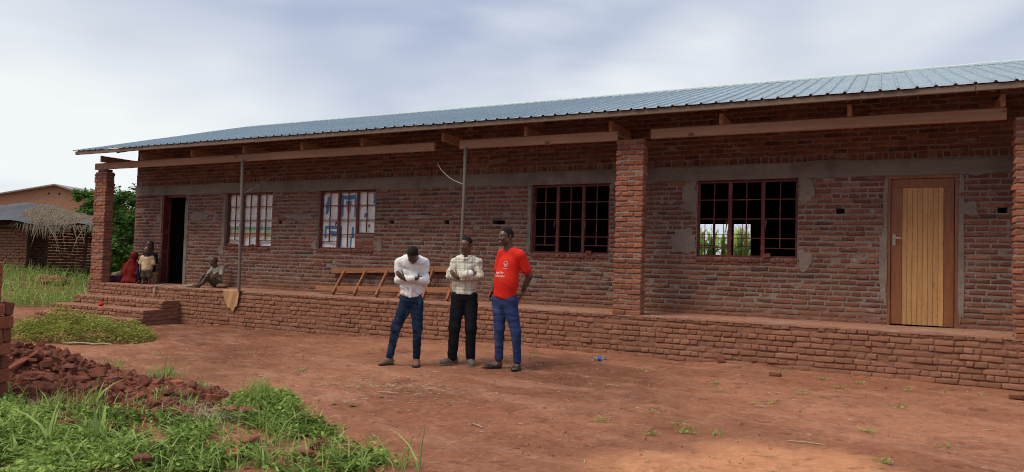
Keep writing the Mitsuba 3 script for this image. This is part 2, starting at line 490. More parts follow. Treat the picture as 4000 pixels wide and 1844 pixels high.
def face_brick(mb, x0, x1, z0, z1, kind=0, proud=.0, deep=.022, axis='y', plane=0.0, sgn=-1, r=None, tone=None, worn=1.0):
    """A hand-made brick showing in a wall face: uneven front, rounded edges, sides running back into the mortar."""
    r = r or rng
    uu = x0 + (x1 - x0) * BU[None, :] + r.normal(0, .0028 * worn, (4, 4))
    zz = z0 + (z1 - z0) * BV[:, None] + r.normal(0, .0020 * worn, (4, 4))
    sag = r.normal(0, .0016 * worn, 4)
    zz = zz + np.interp(BU, [0, .33, .66, 1], sag)[None, :]
    d = np.full((4, 4), proud + r.normal(0, .0030 * worn)) + r.normal(0, .0016, (4, 4))
    edge = np.ones((4, 4)); edge[1:3, 1:3] = 0
    d -= edge * (.003 + .003 * r.random((4, 4)))
    d[3, :] -= .005                                              # upper edges run back under the mortar above
    d += (BU[None, :] - .5) * r.normal(0, .004 * worn)
    back = np.full(12, -deep)
    uv = np.stack([np.full(28, kind + (r.random() if tone is None else tone) * .98), np.concatenate([np.repeat(BV, 4), [np.repeat(BV, 4)[k] for k in RING]])], 1)
    a = np.concatenate([uu.ravel(), uu.ravel()[RING]]); b = np.concatenate([zz.ravel(), zz.ravel()[RING]])
    c = plane + sgn * np.concatenate([d.ravel(), back])
    if axis == 'y':
        v = np.stack([a, c, b], 1)
        f = FB_F if sgn < 0 else FB_F[:, ::-1]
    else:
        v = np.stack([c, a, b], 1)
        f = FB_F if sgn > 0 else FB_F[:, ::-1]
    mb.add(v, f, uv)


def fill_row(x0, x1, z0, z1, blocks, phase, unit, joint=.017, r=None, vary=.012):
    """Bricks (xa, xb) of one course between x0 and x1, leaving out the blocked intervals."""
    r = r or rng
    free, out = [(x0, x1)], []
    for (bx0, bx1, bz0, bz1) in blocks:
        if bz1 <= z0 + .012 or bz0 >= z1 - .012: continue
        nf = []
        for a, b in free:
            if bx1 <= a or bx0 >= b: nf.append((a, b)); continue
            if bx0 > a: nf.append((a, bx0))
            if bx1 < b: nf.append((bx1, b))
        free = nf
    for a, b in free:
        if b - a < .03: continue
        edges = [a]
        k = math.floor((a - phase) / unit) + 1
        while phase + k * unit < b:
            e = phase + k * unit + r.normal(0, vary)
            if e - edges[-1] > .055 and b - e > .055: edges.append(e)
            k += 1
        edges.append(b)
        for i in range(len(edges) - 1):
            out.append((edges[i] + joint / 2, edges[i + 1] - joint / 2))
    return out


def proj_size(x, y, z):
    d = np.array([x, y, z]) - CAM
    return 1 / max(.1, d @ FWD) if abs((d @ np.array([.8896, .4558, .0292])) / (d @ FWD)) < .73 else 0


def bricks_into(part, specs, limit, kind, **kw):
    """The limit largest in view each become an entry; the rest one joined part."""
    size = [proj_size((s[0] + s[1]) / 2, s[4] if len(s) > 4 else 0, s[2]) * (s[1] - s[0]) for s in specs]
    order = np.argsort(size)[::-1]
    rest, n = MB(), 0
    big = set(order[:limit].tolist())
    for i, s in enumerate(specs):
        if i in big:
            m = MB(); face_brick(m, *s[:4], kind=kind, **kw); put(part + '__brick', m, 'm_brick', True)
        else:
            face_brick(rest, *s[:4], kind=kind, **kw); n += 1
    if n:
        k = put(part + '__small_bricks', rest, 'm_brick', True)
        tag(k, kind='stuff')


# -- front wall: mortar body with its openings
blocks = [(a, b, WB, WT) for a, b in WIN] + [(a, b, -1, h) for a, b, h in DOORS] + [(a, a + .115, z, z + .075) for a, z in VENTS]
blocks[-3] = (VENTS[3][0], VENTS[3][0] + .26, 1.40, 1.475)
wall_poly = sbox(XL, -.7, XR, 3.36)
for a, b, z0, z1 in blocks: wall_poly = wall_poly.difference(sbox(a, z0, b, z1))
FW = B + '__front_wall'
put(FW, extrude(wall_poly, .0075, .21), 'm_mortar', numbered=False)

specs = []
SOL0, SOL1 = Z_BEAM1 + .012, Z_BEAM1 + .105
blocks_b = blocks + [(XL - 1, XR + 1, Z_BEAM0 - .004, Z_BEAM1 + .006)]
for k in range(27):
    z0 = k * PITCH + .0085; z1 = (k + 1) * PITCH - .0085
    if z1 > Z_BEAM0: break
    heads = (k % 6 == 5)
    for a, b in fill_row(XL, XR, z0, z1, blocks_b, (k % 2) * .118 + rng.normal(0, .03), .118 if heads else .236, vary=.014):
        wob = .004 * math.sin(a * .9 + k)
        specs.append((a, b, z0 + wob * (0 < k < 25), z1 + wob * (0 < k < 25)))
for a, b in fill_row(XL, XR, SOL0, SOL1, [], 0, .093, joint=.024): specs.append((a, b, SOL0, SOL1))
for k in range(12):
    z0 = SOL1 + .012 + k * PITCH; z1 = z0 + PITCH - .014
    if z1 > 3.34: break
    for a, b in fill_row(XL, XR, z0, z1, [], (k % 2) * .118, .236): specs.append((a, b, z0, z1))
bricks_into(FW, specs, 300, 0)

# ring beam, its lower edge ragged with spilled concrete
pts = [(XL - .01, Z_BEAM1)] + [(x, Z_BEAM1 + .012 * rng.normal()) for x in np.arange(XL + .3, XR, .35)] + [(XR, Z_BEAM1)]
low = [(x, Z_BEAM0 - .004 - max(0, .022 * rng.normal()) * (0 if any(a - .1 < x < b + .1 for a, b in [*WIN, *[(d[0], d[1]) for d in DOORS]]) else 1)) for x in np.arange(XR - .05, XL, -.09)]
rb = Polygon(pts + [(XR, Z_BEAM0)] + low + [(XL - .01, Z_BEAM0)]).buffer(0)
put(B + '__ring_beam', extrude(rb, -.014, .012), 'm_concrete')
tag(B + '__ring_beam', 'rough grey concrete ring beam above the windows')


def blob(x0, x1, z0, z1, seed, amp=.25):
    r = np.random.default_rng(seed)
    t = np.linspace(0, 2 * np.pi, 40, endpoint=False)
    k = 1 + amp * (np.sin(t * 3 + r.random() * 6) * .5 + np.sin(t * 7 + r.random() * 6) * .35 + r.normal(0, .22, 40))
    s = lambda q: np.sign(q) * np.abs(q) ** .55
    return Polygon(np.stack([(x0 + x1) / 2 + (x1 - x0) / 2 * s(np.cos(t)) * k, (z0 + z1) / 2 + (z1 - z0) / 2 * s(np.sin(t)) * k], 1)).buffer(0).intersection(sbox(-20, .0, 6, 2.09))


keep = unary_union([sbox(a - .002, z0 - .002, b + .002, z1 + .002) for a, b, z0, z1 in blocks])
for i, (a, b, c, d) in enumerate([(-2.86, -2.64, 1.58, 2.09), (-3.02, -2.64, .95, 1.32), (-1.155, -.96, 1.72, 2.09), (-1.15, -.98, .74, 1.04), (-.10, -.005, .35, 1.35), (-.055, -.005, 1.3, 2.09), (.835, .90, .02, 2.09),
                                  (.86, 1.05, 1.52, 1.70), (-5.56, -5.49, .88, 2.06), (-4.055, -3.98, 1.9, 2.09), (-14.31, -14.20, .01, 2.05), (-15.17, -15.115, 1.2, 2.07), (-15.30, -15.12, 1.42, 1.62), (-13.09, -13.005, .88, 2.07),
                                  (-13.16, -13.0, .72, .95), (-10.46, -10.33, .88, 1.04), (-9.36, -8.78, .97, 1.08), (-11.2, -10.4, 1.50, 1.60), (-14.1, -13.6, 1.48, 1.66), (-8.8, -8.68, .86, 1.1), (-8.1, -7.5, 1.5, 1.57), (-.30, -.06, .05, .12)]):
    p = blob(a, b, c, d, i).difference(keep)
    if not p.is_empty: put(B + '__cement_patch', extrude(p, -.006 - .001 * (i % 3), .012), 'm_concrete' if i in (8, 10, 13) else 'm_mortar')

# other walls (inside faces seen only as darkness through the openings)
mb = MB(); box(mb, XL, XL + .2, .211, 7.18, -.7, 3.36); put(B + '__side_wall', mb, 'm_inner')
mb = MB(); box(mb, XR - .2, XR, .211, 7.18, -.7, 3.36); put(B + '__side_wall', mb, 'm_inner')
for x in (XL, XR - .2):
    g = MB(); ys = [.0, 7.4, 3.7]; zs = [3.365, 3.365, 4.36]
    v = np.array([[xx, y, z] for xx in (x, x + .2) for y, z in zip(ys, zs)])
    g.add(v, np.array([[0, 1, 2], [5, 4, 3], [0, 3, 4], [0, 4, 1], [1, 4, 5], [1, 5, 2], [2, 5, 3], [2, 3, 0]]))
    put(B + '__gable', g, 'm_mortar')
for x in (-6.9, -.75):
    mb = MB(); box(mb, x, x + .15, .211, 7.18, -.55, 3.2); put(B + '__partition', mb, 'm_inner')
BW = (-4.30, -2.90, .72, 1.90)
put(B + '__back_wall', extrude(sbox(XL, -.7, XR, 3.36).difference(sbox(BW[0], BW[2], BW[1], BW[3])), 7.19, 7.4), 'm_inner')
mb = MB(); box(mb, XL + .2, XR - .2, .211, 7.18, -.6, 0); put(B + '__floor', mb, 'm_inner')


# -- windows
def window(x0, x1, z0, z1, y, side='front', label=None, short_right=None):
    w = num(B + '__window')
    m = MB()
    fb = .032
    zr = short_right or z0
    xa = x0 + (x1 - x0) * .335; xb = x0 + (x1 - x0) * .665
    box(m, x0, x0 + fb, y - .02, y + .02, z0, z1)
    box(m, x1 - fb, x1, y - .02, y + .02, zr, z1)
    box(m, x0 + fb, x1 - fb, y - .0202, y + .0202, z1 - fb, z1)
    box(m, x0 + fb, (xb if short_right else x1 - fb), y - .0202, y + .0202, z0, z0 + fb)
    if short_right: box(m, xb, x1 - fb, y - .0202, y + .0202, zr, zr + .02)
    put(w + '__frame', m, 'm_steel', numbered=False)
    for x in (xa, xb):
        m = MB(); box(m, x - .026, x + .026, y - .0225, y + .0225, z0 + fb, z1 - fb); put(w + '__mullion', m, 'm_steel')
    rows = [z1 - (z1 - z0) * q for q in (.25, .5, .75)]
    for i, (a, b) in enumerate([(x0 + fb, xa - .026), (xa + .026, xb - .026), (xb + .026, x1 - fb)]):
        mid = (a + b) / 2
        lo = z0 + fb
        if i != 1: lo = z1 - (z1 - z0) * .875
        if short_right and i == 2: lo = zr + .02
        for z in rows + ([z1 - (z1 - z0) * .875] if i != 1 else []):
            if short_right and i == 2 and z < zr + .05: continue
            m = MB(); box(m, a, b, y - .012, y + .012, z - .007, z + .007); put(w + '__glazing_bar', m, 'm_steel')
        m = MB(); box(m, mid - .007, mid + .007, y - .0125, y + .0125, lo + .007, z1 - fb); put(w + '__glazing_bar', m, 'm_steel')
    if side == 'front':
        for xx in (xa - .045, xb + .045):
            m = MB(); box(m, xx - .012, xx + .012, y - .04, y - .0226, z0 + .5, z0 + .56); beam(m, (xx, y - .045, z0 + .53), (xx, y - .06, z0 + .44), .012, .012); put(w + '__latch', m, 'm_steel')
    return w


for i, (a, b) in enumerate(WIN): window(a + .004, b - .004, WB + .002, WT - .012, .075, short_right=1.215 if i == 1 else None)
window(BW[0] + .005, BW[1] - .005, BW[2] + .005, BW[3] - .005, 7.25, 'back')
# blocked-up corner of the second window
for (a, b, z0, z1) in [(-9.345, -9.13, 1.125, 1.195), (-9.12, -8.89, 1.13, 1.2), (-9.34, -9.14, .91, 1.11), (-9.12, -8.90, .985, 1.115), (-9.12, -8.89, .905, .972)]:
    m = MB(); face_brick(m, a, b, z0, z1, kind=0, plane=.006, tone=.75); put(FW + '__brick', m, 'm_brick', True)
m = MB(); box(m, -9.352, -8.881, .016, .2, .9, 1.205); put(B + '__infill', m, 'm_mortar')
# brick-on-edge sills
for a, b in WIN:
    for xa, xb in fill_row(a, b, 0, 1, [], 0, .112, joint=.012):
        m = MB(); v = chbox((xb - xa, .11, .055), .008, .004); m.add(v + [(xa + xb) / 2, .035, WB - .036], CH_F, (.1 + .8 * rng.random(), .3)); put(B + '__window_sill__brick', m, 'm_brick')
m = MB()
for a, b in WIN: box(m, a + .004, b - .004, .016, .19, WB - .066, WB - .011)
put(B + '__window_sill', m, 'm_mortar', numbered=False)

# -- closed door on the right
x0, x1, h = DOORS[1]
dk = B + '__door'
m = MB()
box(m, x0 + .002, x0 + .034, .004, .10, 0, h - .002, (.2, 0)); box(m, x1 - .034, x1 - .002, .004, .10, 0, h - .002, (.3, 0)); box(m, x0 + .034, x1 - .034, .005, .101, h - .034, h - .002, (.1, 0))
put(dk + '__frame', m, 'm_redwood')
m = MB()
beam(m, (x0 + .107, .05, .035), (x0 + .107, .05, h - .16), .135, .04, (0, 1, 0), (.35, 0)); put(dk + '__stile', m, 'm_redwood')
m = MB(); beam(m, (x1 - .10, .05, .03), (x1 - .10, .05, h - .16), .118, .04, (0, 1, 0), (.75, 0)); put(dk + '__stile', m, 'm_redwood')
m = MB(); beam(m, (x0 + .04, .0505, h - .0975), (x1 - .041, .0505, h - .0975), .04, .122, (0, 0, 1), (.5, 0)); put(dk + '__top_rail', m, 'm_redwood')
bx = np.linspace(x0 + .1755, x1 - .1605, 9)
for i in range(8):
    m = MB(); beam(m, ((bx[i] + bx[i + 1]) / 2, .056, .036), ((bx[i] + bx[i + 1]) / 2, .056, h - .16), bx[i + 1] - bx[i] - .003, .03, (0, 1, 0), (i * .0731 + .013, 0), chamfer=.003); put(dk + '__board', m, 'm_boards')
m = MB(); box(m, x0 + .05, x1 - .05, .075, .082, .03, h - .04); put(dk + '__backing', m, 'm_dark')
m = MB(); box(m, .060, .098, .022, .029, 1.115, 1.265); tube(m, [(.08, .028, 1.215), (.08, -.02, 1.215), (.09, -.026, 1.215), (.165, -.024, 1.213)], [.009, .009, .009, .007]); box(m, .073, .085, .0205, .0225, 1.14, 1.165)
put(dk + '__handle', m, 'm_chrome')
tag(dk + '__handle', 'silver lever handle on a long plate')

# -- open doorway on the left, its leaf swung inwards
x0, x1, h = DOORS[0]
dk = num(B + '__door')
m = MB()
box(m, x0 + .002, x0 + .05, .002, .15, 0, h - .002); box(m, x1 - .03, x1 - .002, .06, .12, 0, h - .002); box(m, x0 + .05, x1 - .03, .06, .12, h - .05, h - .002)
put(dk + '__frame', m, 'm_steel')
m = MB(); beam(m, (x0 - .37, .245, .04), (x0 - .37, .245, h - .06), .72, .04, (0, 1, 0), (.4, 0)); put(dk + '__leaf', m, 'm_steel')

# -- porch: brick wall, floor screed, steps
PY = -.90
PX0, PX1 = -16.36, 4.6
PW = B + '__porch_wall'
m = MB(); box(m, PX0 + .012, PX1, PY + .0105, PY + .2, -1.1, -.012); box(m, PX0 + .012, PX0 + .2, PY + .201, .0, -1.1, -.0125); put(PW, m, 'm_mortar', numbered=False)
specs = []
for k in range(13):
    z1 = -.004 - k * PITCH; z0 = z1 - PITCH + .012
    heads = (k % 2 == 0)
    wob = rng.normal(0, .003)
    for a, b in fill_row(PX0, PX1, z0, z1, [], (k % 2) * .05 + rng.normal(0, .03), .118 if heads else .236, joint=.009, vary=.018): specs.append((a, b, z0 + wob + .004 * math.sin(a * 1.1 + k), z1 + wob + .004 * math.sin(a * 1.1 + k), PY))
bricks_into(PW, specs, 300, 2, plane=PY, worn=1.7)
m = MB()
for k in range(13):
    z1 = -.004 - k * PITCH; z0 = z1 - PITCH + .012
    for a, b in fill_row(PY + .12, .0, z0, z1, [], 0, .236): face_brick(m, a, b, z0, z1, kind=2, axis='x', plane=PX0, sgn=-1, worn=2)
put(PW + '__end_bricks', m, 'm_brick', True); tag(PW + '__end_bricks', kind='stuff')
# floor screed with a crumbled front edge
nx = 420
xs = np.linspace(PX0 + .02, PX1, nx)
ys = np.array([PY - .006, PY + .006, PY + .05, PY + .14, -.5, -.25, -.06, .0])
X, Y = np.meshgrid(xs, ys, indexing='ij')
Z = .004 + (meshkit.fbm(np.stack([X * 3, Y * 3, 0 * X], -1), 3, 4) - .5) * .014 + .016 * np.clip((Y + .3) / .3, 0, 1)
Z[:, 0] -= .02 + .012 * rng.random(nx); Z[:, 1] -= .004 * rng.random(nx)
idx = np.arange(nx * 8).reshape(nx, 8)
q = np.stack([idx[:-1, :-1], idx[1:, :-1], idx[1:, 1:], idx[:-1, 1:]], -1).reshape(-1, 4)
put(B + '__porch_floor', MB().add(np.stack([X, Y, Z], -1).reshape(-1, 3), q), 'm_mortar', True)

ST = B + '__step'
for i, (zt, yf) in enumerate([(-.27, -1.32), (-.445, -1.74), (-.615, -2.0)]):
    st = num(ST)
    yb = PY - .012 if i == 0 else [-.9, -1.32, -1.74][i] + .02
    x0, x1 = -16.2 - .12 * i, -13.2 + .004 * i
    zb = -.95
    m = MB(); box(m, x0 + .012, x1 - .012, yf + .013, yb, zb, zt - .012)
    nxs = 60
    xs = np.linspace(x0, x1, nxs); yy = np.linspace(yf - .002, yb, 5)
    X, Y = np.meshgrid(xs, yy, indexing='ij'); Z = zt + (meshkit.fbm(np.stack([X * 4, Y * 4, 0 * X], -1), 3, 8 + i) - .5) * .02
    Z[:, 0] -= .015
    idx = np.arange(nxs * 5).reshape(nxs, 5)
    m.add(np.stack([X, Y, Z], -1).reshape(-1, 3), np.stack([idx[:-1, :-1], idx[1:, :-1], idx[1:, 1:], idx[:-1, 1:]], -1).reshape(-1, 4))
    put(st, m, 'm_mortar', numbered=False)
    for k in range(5):
        z1 = zt - .006 - k * PITCH; z0 = z1 - PITCH + .012
        if z1 < -.86: break
        lim = zt - .19 if i < 2 else -2
        if z1 > lim:
            for a, b in fill_row(x0, x1, z0, z1, [], (k % 2) * .118, .236 if k % 2 else .118): mm = MB(); face_brick(mm, a, b, z0, z1, kind=2, plane=yf, worn=2); put(st + '__brick', mm, 'm_brick', True)
        for a, b in fill_row(yf, yb, z0, z1, [], (k % 2) * .118, .236): mm = MB(); face_brick(mm, a, b, z0, z1, kind=2, axis='x', plane=x1, sgn=1, worn=2, tone=.15); put(st + '__brick', mm, 'm_brick', True)


# -- porch pillars: a brick and a half wide, one brick deep
def pillar(x0, x1, z0, z1, y0=-.9, y1=-.685, tone=None):
    pk = num(B + '__porch_pillar')
    m = MB(); box(m, x0 + .014, x1 - .014, y0 + .014, y1 - .014, z0, z1 - .005); put(pk, m, 'm_mortar', numbered=False)
    z, k = z0, 0
    while z + PITCH < z1 + .02:
        w = x1 - x0
        cuts = [x0, x0 + w * .46, x1] if k % 2 == 0 else [x0, x0 + w * .23, x0 + w * .70, x1]
        sh = rng.normal(0, .005, 2)
        for a, b in zip(cuts[:-1], cuts[1:]):
            a2, b2 = a + (.006 if a > x0 else 0), b - (.006 if b < x1 else 0)
            v = chbox((b2 - a2, y1 - y0 + rng.normal(0, .006), PITCH - .013), .010, .004)
            mm = MB(); mm.add(v + [(a2 + b2) / 2 + sh[0], (y0 + y1) / 2 + sh[1], z + PITCH / 2], CH_F, np.stack([np.full(24, 1 + .98 * (rng.random() if tone is None else tone * rng.random())), np.clip(v[:, 2] / (PITCH - .013) + .5, 0, 1) * .8], 1)); put(pk + '__brick', mm, 'm_brick')
        z += PITCH; k += 1
    return pk


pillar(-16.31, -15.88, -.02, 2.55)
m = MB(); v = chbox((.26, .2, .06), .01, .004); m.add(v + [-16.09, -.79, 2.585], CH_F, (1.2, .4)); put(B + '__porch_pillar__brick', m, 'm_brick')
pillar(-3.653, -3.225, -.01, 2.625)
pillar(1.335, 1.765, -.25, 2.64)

# -- timbers of the roof
for i, (a, b, dy, z, dz) in enumerate([(-16.34, -10.74, .012, 2.690, -.012), (-10.77, -6.95, -.006, 2.690, 0), (-6.44, -3.645, 0, 2.692, .004), (-3.126, 1.25, 0, 2.690, 0), (1.82, 4.6, 0, 2.69, 0)]):
    m = MB(); beam(m, (a, PY + .03 + dy, z + dz), (b, PY + .03 + dy, z), .06, .146, uv=(.45 + .1 * (i % 3), 0), chamfer=.008); put(B + '__porch_beam', m, 'm_wood')
fx = [-16.48, -12.1, -8.0, -3.2, .9, 4.6]
for i in range(5):
    m = MB(); beam(m, (fx[i], EAVE_Y + .05 + .003 * (i % 2), 2.943), (fx[i + 1] - .006, EAVE_Y + .05 + .003 * (i % 2), 2.943), .05, .076, uv=(.15 + .12 * (i % 3), 0)); put(B + '__eave_batten', m, 'm_batten')
RAFT = [-16.08, -14.67, -13.03, -11.51, -9.97, -8.53, -6.79, -5.22, -3.79, -2.15, -.51, 1.16, 2.8, 4.3]
for x in RAFT:
    m = MB(); beam(m, (x, -.55, roof_z(-.55) - .118), (x, RIDGE_Y, roof_z(RIDGE_Y) - .118), .045, .11, uv=(.5 + .3 * rng.random(), 0)); put(B + '__rafter', m, 'm_wood')
    m = MB(); beam(m, (x + .046, PY - .055 + rng.normal(0, .008), 2.838), (x + .046, 7.9, 2.838), .05, .142, uv=(.55 + .3 * rng.random(), 0)); put(B + '__tie_beam', m, 'm_wood')
for y in (-.35, .55, 1.45, 2.35, 3.25):
    m = MB(); beam(m, (-16.5, y, roof_z(y) - .03), (4.6, y, roof_z(y) - .03), .05, .05, uv=(.4, 0)); put(B + '__purlin', m, 'm_wood')
m = MB(); beam(m, (-16.50, EAVE_Y + .1, roof_z(EAVE_Y + .1) - .03), (-16.50, RIDGE_Y, roof_z(RIDGE_Y) - .03), .03, .05, uv=(.4, 0)); put(B + '__barge_board', m, 'm_wood')

# -- roof sheets with ribs every 0.2 m, four to a sheet
RIB = [(0, 0), (.011, .021), (.034, .021), (.045, 0)]
prof = [(k * .2 + a, h) for k in range(4) for a, h in RIB] + [(.8, .0), (.811, .021), (.834, .021), (.845, 0)]
x, i = -16.53, 0
fasteners = MB()
while x < 4.7:
    pv = np.array(prof); ny = 8
    ys = np.linspace(EAVE_Y + rng.normal(0, .004), RIDGE_Y, ny)
    lap = .003 if i % 2 else 0.0
    v = np.array([[x + a, y, roof_z(y) + h + lap + .002 * math.sin(y * 3 + i)] for y in ys for a, h in pv])
    n = len(pv)
    g = np.arange(ny * n).reshape(ny, n)
    q = np.stack([g[:-1, :-1], g[:-1, 1:], g[1:, 1:], g[1:, :-1]], -1).reshape(-1, 4)
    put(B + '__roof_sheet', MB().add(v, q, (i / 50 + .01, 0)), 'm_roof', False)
    for y in (-1.2, .55, 2.35):
        for k in range(4): box(fasteners, x + k * .2 + .018, x + k * .2 + .028, y - .005, y + .005, roof_z(y) + .03, roof_z(y) + .038)
    x += .8; i += 1
put(B + '__roof_screws', fasteners, 'm_galv'); tag(B + '__roof_screws', kind='stuff')
m = MB(); box(m, 0, 0.001, 0, .001, 0, .001)
xs = np.array([-16.53, 4.8]); yb = np.array([RIDGE_Y + .02, 8.7])
v = np.array([[a, y, roof_z(RIDGE_Y) - ROOF_S * (y - RIDGE_Y)] for y in yb for a in xs])
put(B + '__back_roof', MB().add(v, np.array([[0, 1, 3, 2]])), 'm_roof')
ridge = MB()
for k in range(9):
    a, b = -16.2 + k * 2.4, min(4.75, -16.2 + (k + 1) * 2.4 + .03)
    zr = roof_z(RIDGE_Y) + .030 + .003 * (k % 2)
    pr = np.array([(RIDGE_Y - .224, zr - .092), (RIDGE_Y - .22, zr - .060), (RIDGE_Y - .02, zr + .004), (RIDGE_Y + .02, zr + .004), (RIDGE_Y + .2, zr - .05)])
    v = np.array([[xx, y, z] for xx in (a, b) for y, z in pr])
    q = np.array([[j, j + 1, 6 + j, 5 + j] for j in range(4)])
    put(B + '__ridge_cap', MB().add(v, q), 'm_ridge')


# ---------------------------------------------------------------- people: soft-blended volumes meshed by surface nets
def snets(F, o, h):
    s = F < 0
    nx, ny, nz = F.shape
    c = [s[i:nx - 1 + i, j:ny - 1 + j, k:nz - 1 + k] for i in (0, 1) for j in (0, 1) for k in (0, 1)]
    anyv = np.logical_or.reduce(c); allv = np.logical_and.reduce(c)
    act = np.argwhere(anyv & ~allv)
    idm = -np.ones((nx - 1, ny - 1, nz - 1), int)
    idm[tuple(act.T)] = np.arange(len(act))
    pos = np.zeros((len(act), 3)); cnt = np.zeros(len(act))
    cor = np.array([(i, j, k) for i in (0, 1) for j in (0, 1) for k in (0, 1)])
    for a in range(8):
        for b in range(a + 1, 8):
            if np.abs(cor[a] - cor[b]).sum() != 1: continue
            fa = F[tuple((act + cor[a]).T)]; fb = F[tuple((act + cor[b]).T)]
            m = (fa < 0) != (fb < 0)
            t = fa[m] / (fa[m] - fb[m])
            pos[m] += cor[a] + (cor[b] - cor[a]) * t[:, None]; cnt[m] += 1
    V = (act + pos / cnt[:, None]) * h + o
    faces = []
    for ax in range(3):
        b, cx = [(1, 2), (2, 0), (0, 1)][ax]
        sl0 = [slice(None)] * 3; sl1 = [slice(None)] * 3
        sl0[ax] = slice(0, -1); sl1[ax] = slice(1, None)
        e = np.argwhere(s[tuple(sl0)] != s[tuple(sl1)])
        ok = (e[:, b] > 0) & (e[:, cx] > 0) & (e[:, b] < F.shape[b] - 1) & (e[:, cx] < F.shape[cx] - 1)
        e = e[ok]
        ub = np.zeros(3, int); ub[b] = 1
        uc = np.zeros(3, int); uc[cx] = 1
        q = np.stack([idm[tuple((e - ub - uc).T)], idm[tuple((e - uc).T)], idm[tuple(e.T)], idm[tuple((e - ub).T)]], 1)
        inside = s[tuple(e.T)]
        q = np.where(inside[:, None], q, q[:, ::-1])
        faces.append(q)
    q = np.vstack(faces)
    return V, np.vstack([q[:, [0, 1, 2]], q[:, [0, 2, 3]]])


A = lambda *v: np.array(v, float)


def cap(a, b, ra, rb, k=.02, fl=None, fac=1.0):
    return ('cap', A(*a), A(*b), ra, rb, k, None if fl is None else A(*fl) / np.linalg.norm(fl), fac)


def ell(c, r, k=.02, R=None):
    return ('ell', A(*c), A(*r), k, R)


def field(prims, P):
    out = None
    for p in prims:
        if p[0] == 'cap':
            _, a, b, ra, rb, k, fl, fac = p
            ab = b - a
            q = P - a
            t = np.clip(q @ ab / max(ab @ ab, 1e-9), 0, 1)
            w = q - t[..., None] * ab
            if fl is not None:
                c = w @ fl
                w = w + (c * (fac - 1))[..., None] * fl
            d = np.sqrt((w * w).sum(-1)) - (ra + (rb - ra) * t)
        elif p[0] == 'ell':
            _, c, r, k, R = p
            q = P - c
            if R is not None: q = q @ R
            d = (np.sqrt(((q / r) ** 2).sum(-1)) - 1) * r.min()
        elif p[0] == 'cut':                       # carve away a ball
            _, c, r, k = p
            d2 = r - np.sqrt(((P - c) ** 2).sum(-1))
            h = np.clip(.5 + .5 * (d2 - out) / k, 0, 1)
            out = out * (1 - h) + d2 * h + k * h * (1 - h)
            continue
        elif p[0] == 'half':                      # keep the side the normal points away from
            out = np.maximum(out, (P - p[1]) @ p[2]); continue
        if out is None: out = d
        else:
            h = np.clip(.5 + .5 * (out - d) / k, 0, 1)
            out = out * (1 - h) + d * h - k * h * (1 - h)
    return out


def volume(prims, h, lo=None, hi=None):
    if lo is None:
        pts = np.vstack([np.vstack([p[1] - max(p[3], p[4]) * 1.05, p[1] + max(p[3], p[4]) * 1.05, p[2] - max(p[3], p[4]) * 1.05, p[2] + max(p[3], p[4]) * 1.05]) if p[0] == 'cap' else np.vstack([p[1] - p[2].max(), p[1] + p[2].max()]) for p in prims if p[0] in ('cap', 'ell')])
        lo, hi = pts.min(0) - 2.5 * h, pts.max(0) + 2.5 * h
    n = np.ceil((hi - lo) / h).astype(int) + 1
    g = np.stack(np.meshgrid(*[lo[i] + np.arange(n[i]) * h for i in range(3)], indexing='ij'), -1)
    return snets(field(prims, g), lo, h)


def taubin(v, f, it=4):
    m = trimesh.Trimesh(v, f, process=False)
    trimesh.smoothing.filter_taubin(m, .5, .53, it)
    return np.array(m.vertices), f


def vnormals(v, f):
    n = np.zeros_like(v); c = np.cross(v[f[:, 1]] - v[f[:, 0]], v[f[:, 2]] - v[f[:, 0]])
    for k in range(3): np.add.at(n, f[:, k], c)
    return n / (np.linalg.norm(n, axis=1, keepdims=True) + 1e-12)


def wrinkle(v, f, amp, freq, seed=0, mask=None):
    d = (meshkit.fbm(v * np.asarray(freq), 3, seed) - .5) * 2
    d = np.sign(d) * np.abs(d) ** .8
    if mask is not None: d = d * mask(v)
    return v + vnormals(v, f) * (d * amp)[:, None], f


def crease(v, f, amp, freq, seed=0, mask=None):
    """Cloth folds: rounded cloth between narrow creases."""
    q = v * np.asarray(freq, float)
    q = q + (meshkit.fbm(q * .5 + 9, 2, seed + 7)[:, None] - .5) * 1.6
    d = np.abs(meshkit.fbm(q, 2, seed) - .5) * 2
    d = np.minimum(d * 1.9, 1) ** .7 - .75
    if mask is not None: d = d * mask(v)
    return v + vnormals(v, f) * (d * amp)[:, None], f


def ring_collar(c, rx, ry, h, gap, tilt=.25):
    """A standing shirt collar round the neck, open at the front."""
    t = np.linspace(-math.pi / 2 + gap, 1.5 * math.pi - gap, 15)
    P = [A(c[0] + rx * math.cos(a), c[1] + ry * math.sin(a), c[2] + tilt * ry * (math.sin(a) + 1) * .5) for a in t]
    return [cap(P[i], P[i + 1], .0075, .0075, .004, (0, 0, 1), .0075 / h) for i in range(14)]


def rotz(yaw, pitch=0., roll=0.):
    """Head frame: faces -y; yaw turns it towards +x when positive, pitch bows it down, roll tips it to its side."""
    cy, sy = math.cos(yaw), math.sin(yaw)
    Rz = np.array([[cy, -sy, 0], [sy, cy, 0], [0, 0, 1]])
    cp, sp = math.cos(pitch), math.sin(pitch)
    Rx = np.array([[1, 0, 0], [0, cp, -sp], [0, sp, cp]])
    cr, sr = math.cos(roll), math.sin(roll)
    Ry = np.array([[cr, 0, sr], [0, 1, 0], [-sr, 0, cr]])
    return Rz @ Rx @ Ry


